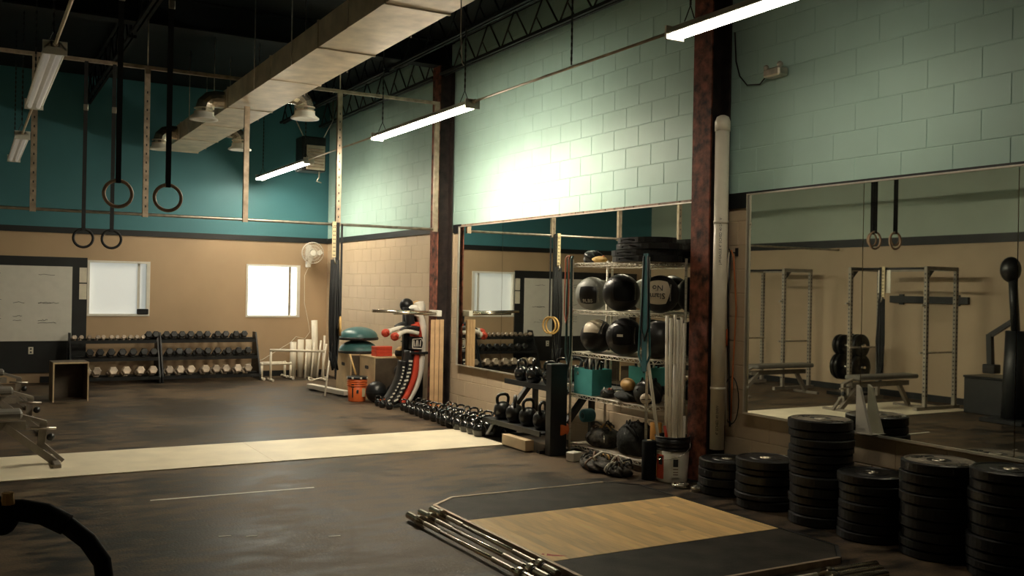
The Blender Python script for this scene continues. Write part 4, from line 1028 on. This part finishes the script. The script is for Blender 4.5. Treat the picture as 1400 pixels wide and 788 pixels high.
for i in range(15):
    t_ = math.pi*i/14; q = av+1.35*math.cos(t_)*1.0; rr = .156+.02*math.sin(t_); hp.append((rr*math.cos(q-.1), rr*math.sin(q-.1), .33-.12*math.sin(t_)+.05*math.cos(t_)))
B().tube(hp, .0025, 5).obj('wire_handle', chrome, wbkt)
sticks = [(-.06, .03, -.075, .05, 1.42, .014), (-.03, -.02, -.035, .0, 1.40, .0155), (.0, .02, .0, .03, 1.43, .0145), (.025, -.03, .03, -.03, 1.39, .0155), (.05, .02, .06, .02, 1.41, .013), (.07, -.02, .085, -.02, 1.36, .013), (.0, -.05, .01, -.05, 1.0, .0155), (.09, .0, .1, .0, .56, .014), (-.08, 0, -.26, .03, 1.17, .0145)]
cx, sx_ = math.cos(.72), math.sin(.72)
for k, (u0_, w0, u1, w1, h, r) in enumerate(sticks):
    P = lambda u, w_, z: (BXc+u*cx*.95+w_*sx_, BYc-u*sx_*.95+w_*cx, z)
    nm = ['far left upright', 'second upright', 'third upright', 'fourth upright', 'fifth upright', 'far right upright', 'medium length front', 'shortest', 'tilted'][k]
    tag(B().tube([P(u0_, w0, .022), P(u1, w1, h)], r, 10).obj('pvc_stick', white_pvc), '%s white pipe stick standing in the white bucket' % nm, 'stick', 'white sticks in the bucket')
tag(B().tube([(BXc-.05, BYc+.0, .3), (BXc-.07, BYc+.03, .47)], .013, 8).obj('red_tool', red), 'short red tool handle sticking out of the white bucket', 'handle')
# ================================================================== WHITE PIPE, CABLES, WALL BOX
dp = thing('drain_pipe', 'thick white capped plastic pipe upright on the nearer column', 'pipe', (5.5, 6.155, .31))
B().tube([(0, 0, 0), (0, 0, 2.72)], .06, 22).obj('pipe', white_pvc, dp)
B().lathe([(.064, 2.68), (.066, 2.68), (.066, 2.76), (.05, 2.8), (.02, 2.815), (.001, 2.816)], 22).obj('cap', white_pvc, dp)
for zz in (.5, 1.9): B().lathe([(.061, zz), (.064, zz), (.064, zz+.025), (.061, zz+.025)], 20).obj('strap', white_pvc, dp)
va = math.atan2(-6.155, -5.5)
tx = place('pipe_print', text_mesh('pipe_print', 'J-M EAGLE 4" SCHED 40 DWV', .03, ink, .0003), dp)
ra = Vector((math.cos(va), math.sin(va), 0))
basis(tx, (0, 0, 1), ra.cross(Vector((0, 0, 1)))*-1 if False else Vector((0, 0, 1)).cross(ra)*-1, ra*.0606+Vector((0, 0, 1.75)))
tx2 = place('pipe_print', text_mesh('pipe_print', '4" SCHED 40 DWV', .03, ink, .0003), dp)
basis(tx2, (0, 0, 1), Vector((0, 0, 1)).cross(ra)*-1, ra*.0606+Vector((0, 0, .25)))
def cable(pts, r, m, label, cat='cable', name='hanging_cable', grp='cables hung beside the white pipe'):
    return tag(B().tube(pts, r, 6).obj(name, m), label, cat, grp)
hk = thing('wall_hook', 'dark wall hook holding cables right of the white pipe', 'hook', (5.66, 6.13, 1.97))
B().tube([(0, 0, .0), (-.07, 0, 0), (-.085, 0, .03)], .006, 6).obj('hook', steel_black, hk); B().box(-.004, .005, -.015, .015, -.03, .04).obj('plate', steel_black, hk)
cable([(5.6, 6.15, 1.97), (5.6, 6.19, 1.7), (5.61, 6.19, 1.0), (5.61, 6.17, .5)], .012, white_pvc, 'white cord hanging down from the wall hook')
cable([(5.6, 6.13, 1.99), (5.6, 6.1, 1.93), (5.61, 6.07, 1.5), (5.61, 6.1, .9), (5.61, 6.11, .55)], .007, M('orange_cord', (.55, .17, .05), .5), 'orange cord hanging from the wall hook')
cable([(5.6, 6.14, 1.98), (5.6, 6.16, 1.6), (5.61, 6.14, .9), (5.61, 6.12, .5)], .008, black_plastic, 'black cord hanging straight from the wall hook')
cable([(5.62, 6.12+.09*math.cos(a), .72+.2*math.sin(a)) for a in [i*.3-2 for i in range(24)]], .005, black_plastic, 'loop of thin black cable low on the wall')
t = thing('jump_rope', 'tan and orange handled rope hanging right of the white pipe', 'rope', (5.60, 6.2, .9))
B().tube([(0, 0, 0), (0, .0, .14)], .014, 8).obj('handle', tan_leather, t); B().tube([(0, -.03, .28), (0, -.03, .42)], .014, 8).obj('handle', orange, t); B().tube([(0, 0, .14), (0, -.015, .25), (0, -.03, .28)], .004, 5).obj('rope', strap_m, t)
wbx = thing('wall_unit', 'small grey device with a cable high on block wall', 'device', (5.6, 5.66, 3.40))
B().box(-.05, .06, -.09, .09, -.03, .04, .012).obj('case', raw_steel, wbx); B().sphere((-.04, -.09, .05), .025, 12, 8).obj('lamp_head', raw_steel, wbx); B().sphere((-.04, .06, .05), .022, 12, 8).obj('lamp_head', raw_steel, wbx)
B().tube([(.0, .09, 0), (.03, .2, -.05), (.03, .35, -.03), (.03, .44, .06), (.04, .5, .2), (.04, .52, .45)], .006, 6).obj('cable', black_plastic, wbx)
fn = thing('white_wedge', 'thin white wedge leaning at the seam of right mirror', 'wedge', (5.57, 4.76, .645))
B().prism([(0, 0), (-.13, 0), (-.1, .09), (-.03, .32), (0, .34)], -.012, .012, 'x').obj('wedge', white_vinyl, fn)
B().box(-.02, .055, -.14, .01, -.004, .0).obj('foot', white_vinyl, fn)
# ================================================================== BENCHES AND RACKS ON THE LEFT
def bench(x, y, label, pad_len=1.25):
    t = thing('weight_bench', label, 'bench', (x, y, 0))
    B().box(.42-pad_len, .42, -.14, .14, .43, .495, .018).obj('seat_pad', pad_m, t)
    f = bench_frame_m
    B().obox((-.75, 0, .36), (.45, 0, .36), .06, .07).obj('spine', f, t)
    B().obox((.28, -.02, .36), (.68, -.02, .025), .05, .06).obj('front_leg', f, t)
    B().obox((.58, .04, .19), (.755, .04, .02), .04, .03).obj('brace', f, t)
    B().obox((.59, 0, .38), (.565, 0, .13), .06, .05, (0, 1, 0)).obj('upright', f, t)
    B().obox((.42, 0, .44), (.61, 0, .375), .06, .03).obj('link', f, t)
    B().tube([(.48, -.02, .335), (.69, -.02, .32)], .012, 8).obj('lever', raw_steel, t)
    B().sphere((.645, -.05, .25), .035, 12, 8).obj('knob', black_plastic, t)
    B().box(.66, .72, -.26, .26, 0, .04, .006).obj('foot_bar', f, t)
    B().obox((-.55, 0, .36), (-.78, 0, .03), .05, .06).obj('rear_leg', f, t)
    B().box(-.82, -.76, -.26, .26, 0, .04, .006).obj('foot_bar', f, t)
bench(0, 9.36, 'grey weight bench nearest, at the left edge')
bench(0, 11.35, 'grey weight bench in the middle, at the left edge')
bench(-.02, 13.6, 'grey weight bench farthest, below the black panel')
pb = thing('open_crate', 'black open-fronted wooden box on floor by the dumbbells', 'box', (1.2, 14.3, 0), R(3))
for a in ((-.22, -.2, -.2, .2, 0, .53), (.2, .22, -.2, .2, 0, .53), (-.2, .2, -.2, .2, .51, .53), (-.2, .2, -.2, .2, 0, .02), (-.2, .2, .18, .2, .02, .51)):
    B().box(*a).obj('panel', dark_ply, pb)
for a in ((-.222, .222, -.21, -.2, .51, .532), (-.222, -.205, -.21, -.2, 0, .51), (.205, .222, -.21, -.2, 0, .51)): B().box(*a).obj('edge_strip', ply_box, pb)
def power_rack(y0, y1, x0, x1, label, h=2.06):
    t = thing('power_rack', label, 'power rack', ((x0+x1)/2, (y0+y1)/2, 0)); a, b = (x1-x0)/2, (y1-y0)/2; w_ = .055
    for sx in (-1, 1):
        for sy in (-1, 1):
            p = B().box(sx*a-w_/2, sx*a+w_/2, sy*b-w_/2, sy*b+w_/2, .03, h, .004).obj('upright', grey_frame, t)
            hb = B()
            for q in range(30):
                zz = .2+q*.06
                hb.box(sx*a-.011, sx*a+.011, sy*b-w_/2-.001, sy*b+w_/2+.001, zz, zz+.022); hb.box(sx*a-w_/2-.001, sx*a+w_/2+.001, sy*b-.011, sy*b+.011, zz, zz+.022)
            tag(hb.obj('holes', ink, p), kind='stuff')
    for sy in (-1, 1):
        B().box(-a, a, sy*b-w_/2, sy*b+w_/2, h-w_, h).obj('top_beam', grey_frame, t); B().box(-a-.1, a+.2, sy*b-w_/2, sy*b+w_/2, 0, w_).obj('base_beam', grey_frame, t)
        B().tube([(-a, sy*(b-.05), .82), (a+.06, sy*(b-.05), .82)], .015, 8).obj('safety_bar', raw_steel, t)
        B().prism([(a-.02, h-.06), (a-.16, h-.06), (a-.02, h-.2)], sy*b-.004, sy*b+.004, 'y').obj('gusset', steel_black, t)
        B().tube([(a, sy*b-.0, 1.5), (a+.1, sy*b, 1.5)], .016, 8).obj('bar_hook', raw_steel, t)
    B().tube([(a, -b, h-.03), (a, b, h-.03)], .016, 10).obj('pull_up_bar', steel_black, t)
    B().box(-a-.03, -a+.03, -b, b, h-w_, h).obj('rear_beam', grey_frame, t)
power_rack(11.87, 13.0, -1.4, -.78, 'grey power rack seen in the right mirror, left one')
power_rack(8.95, 10.3, -1.25, -.6, 'grey power rack seen in the right mirror, right one')
sb2 = strap_bundle(-.55, 9.66, 2.03, 'black strap bundle hanging on the rack in the mirror', 1.75)
ck = B().box(-.11, .11, .028, .04, -.36, -.02).obj('white_grid_plate', white_vinyl, sb2)
gg = B()
for q in range(5): gg.box(-.11, .11, .0395, .0415, -.34+q*.07, -.32+q*.07)
for q in range(5): gg.box(-.1+q*.045, -.085+q*.045, .0395, .0415, -.36, -.02)
tag(gg.obj('grid_lines', ink, ck), kind='stuff')
sb2.rotation_euler.z = R(90)
pt = thing('plate_tree', 'dark plate tree with weight plates seen in mirror', 'plate tree', (-1.25, 10.85, 0))
B().obox((0, -.25, .03), (0, .25, .03), .5, .05).obj('base', steel_black, pt); B().box(-.03, .03, -.04, .04, .05, 1.0).obj('post', steel_black, pt)
for k, (z, s, r) in enumerate(((.45, 1, .22), (.45, -1, .22), (.8, 1, .17), (.8, -1, .19))):
    o = B().tube([(0, 0, z), (.0, s*.3, z+.02)], .024, 8).obj('peg', chrome, pt)
    for q in range(2): B().lathe([(.026, 0), (r*.9, 0), (r, .01), (r, .05), (r*.9, .06), (.026, .06), (.026, 0)], 26, (0, s*(.13+.08*q)-.03, z+.01), 'y').obj('plate', iron, o)
lb2 = thing('wall_rail', 'black rail on the left wall behind the racks', 'rail', (XL, 9.8, 1.52))
B().box(.004, .06, -.7, .7, 0, .11, .004).obj('rail', steel_black, lb2)
for yy in (-.5, .5): B().box(0, .03, yy-.04, yy+.04, -.03, .14).obj('bracket', steel_black, lb2)
lc = thing('storage_bench', 'long black storage box by the left wall', 'storage box', (-1.3, 8.2, 0))
B().box(-.3, .3, -.42, .42, 0, .5, .01).obj('body', steel_black, lc); B().box(-.31, .31, -.43, .43, .5, .53, .006).obj('lid', black_plastic, lc)
ta = thing('training_robot', 'tall black cable trainer with hinged arm seen in mirror', 'trainer', (-.62, 7.62, 0))
B().box(-.3, .3, -.3, .3, 0, .06, .01).obj('base', steel_black, ta); B().tube([(0, 0, .06), (0, 0, 1.2)], [.16, .12], 14).obj('body', steel_black, ta)
B().tube([(0, 0, 1.2), (.05, .02, 1.9)], .055, 12).obj('column', steel_black, ta); B().sphere((.05, .05, 2.0), .13, 16, 10, (1, 1, 1.3)).obj('head', black_vinyl, ta)
B().obox((0, 0, 1.35), (.0, .36, 1.12), .06, .06).obj('upper_arm', steel_black, ta); B().obox((0, .36, 1.14), (0, .34, .72), .07, .07, (1, 0, 0)).obj('lower_arm', steel_black, ta); B().box(-.07, .07, .24, .42, .62, .74, .01).obj('hand_pad', black_vinyl, ta)
# ================================================================== FOREGROUND HANDLEBAR
bk = thing('exercise_bike', 'dark curved handlebar of a cardio machine in the foreground', 'exercise bike', (0, 0, 0))
B().tube([(.055, 1.99, 1.205), (.09, 1.985, 1.203), (.13, 1.97, 1.195), (.165, 1.955, 1.175)], [.019, .021, .021, .020], 12).obj('foam_grip', grip_m, bk)
B().tube([(.165, 1.955, 1.175), (.2, 1.94, 1.145), (.225, 1.93, 1.105), (.232, 1.925, 1.05), (.225, 1.925, .97), (.16, 1.92, .9), (.02, 1.9, .87), (-.2, 1.88, .86)], .0165, 12).obj('handlebar', grip_m, bk)
B().sphere((.06, 1.99, 1.195), .03, 14, 9, (1, 1, 1.2)).obj('end_knob', grip_m, bk); B().cyl((.068, 1.975, 1.218), .012, .022, 10, 'z', .01).obj('button', tan_leather, bk)
B().tube([(-.2, 1.88, .86), (-.24, 1.86, .5), (-.26, 1.84, .06)], [.035, .045, .05], 12).obj('mast', steel_black, bk)
for yy in (1.5, 2.2): B().box(-.45, -.05, yy-.03, yy+.03, 0, .06, .01).obj('foot_bar', steel_black, bk)
B().obox((-.26, 1.5, .08), (-.26, 2.2, .08), .08, .06).obj('frame_rail', steel_black, bk)
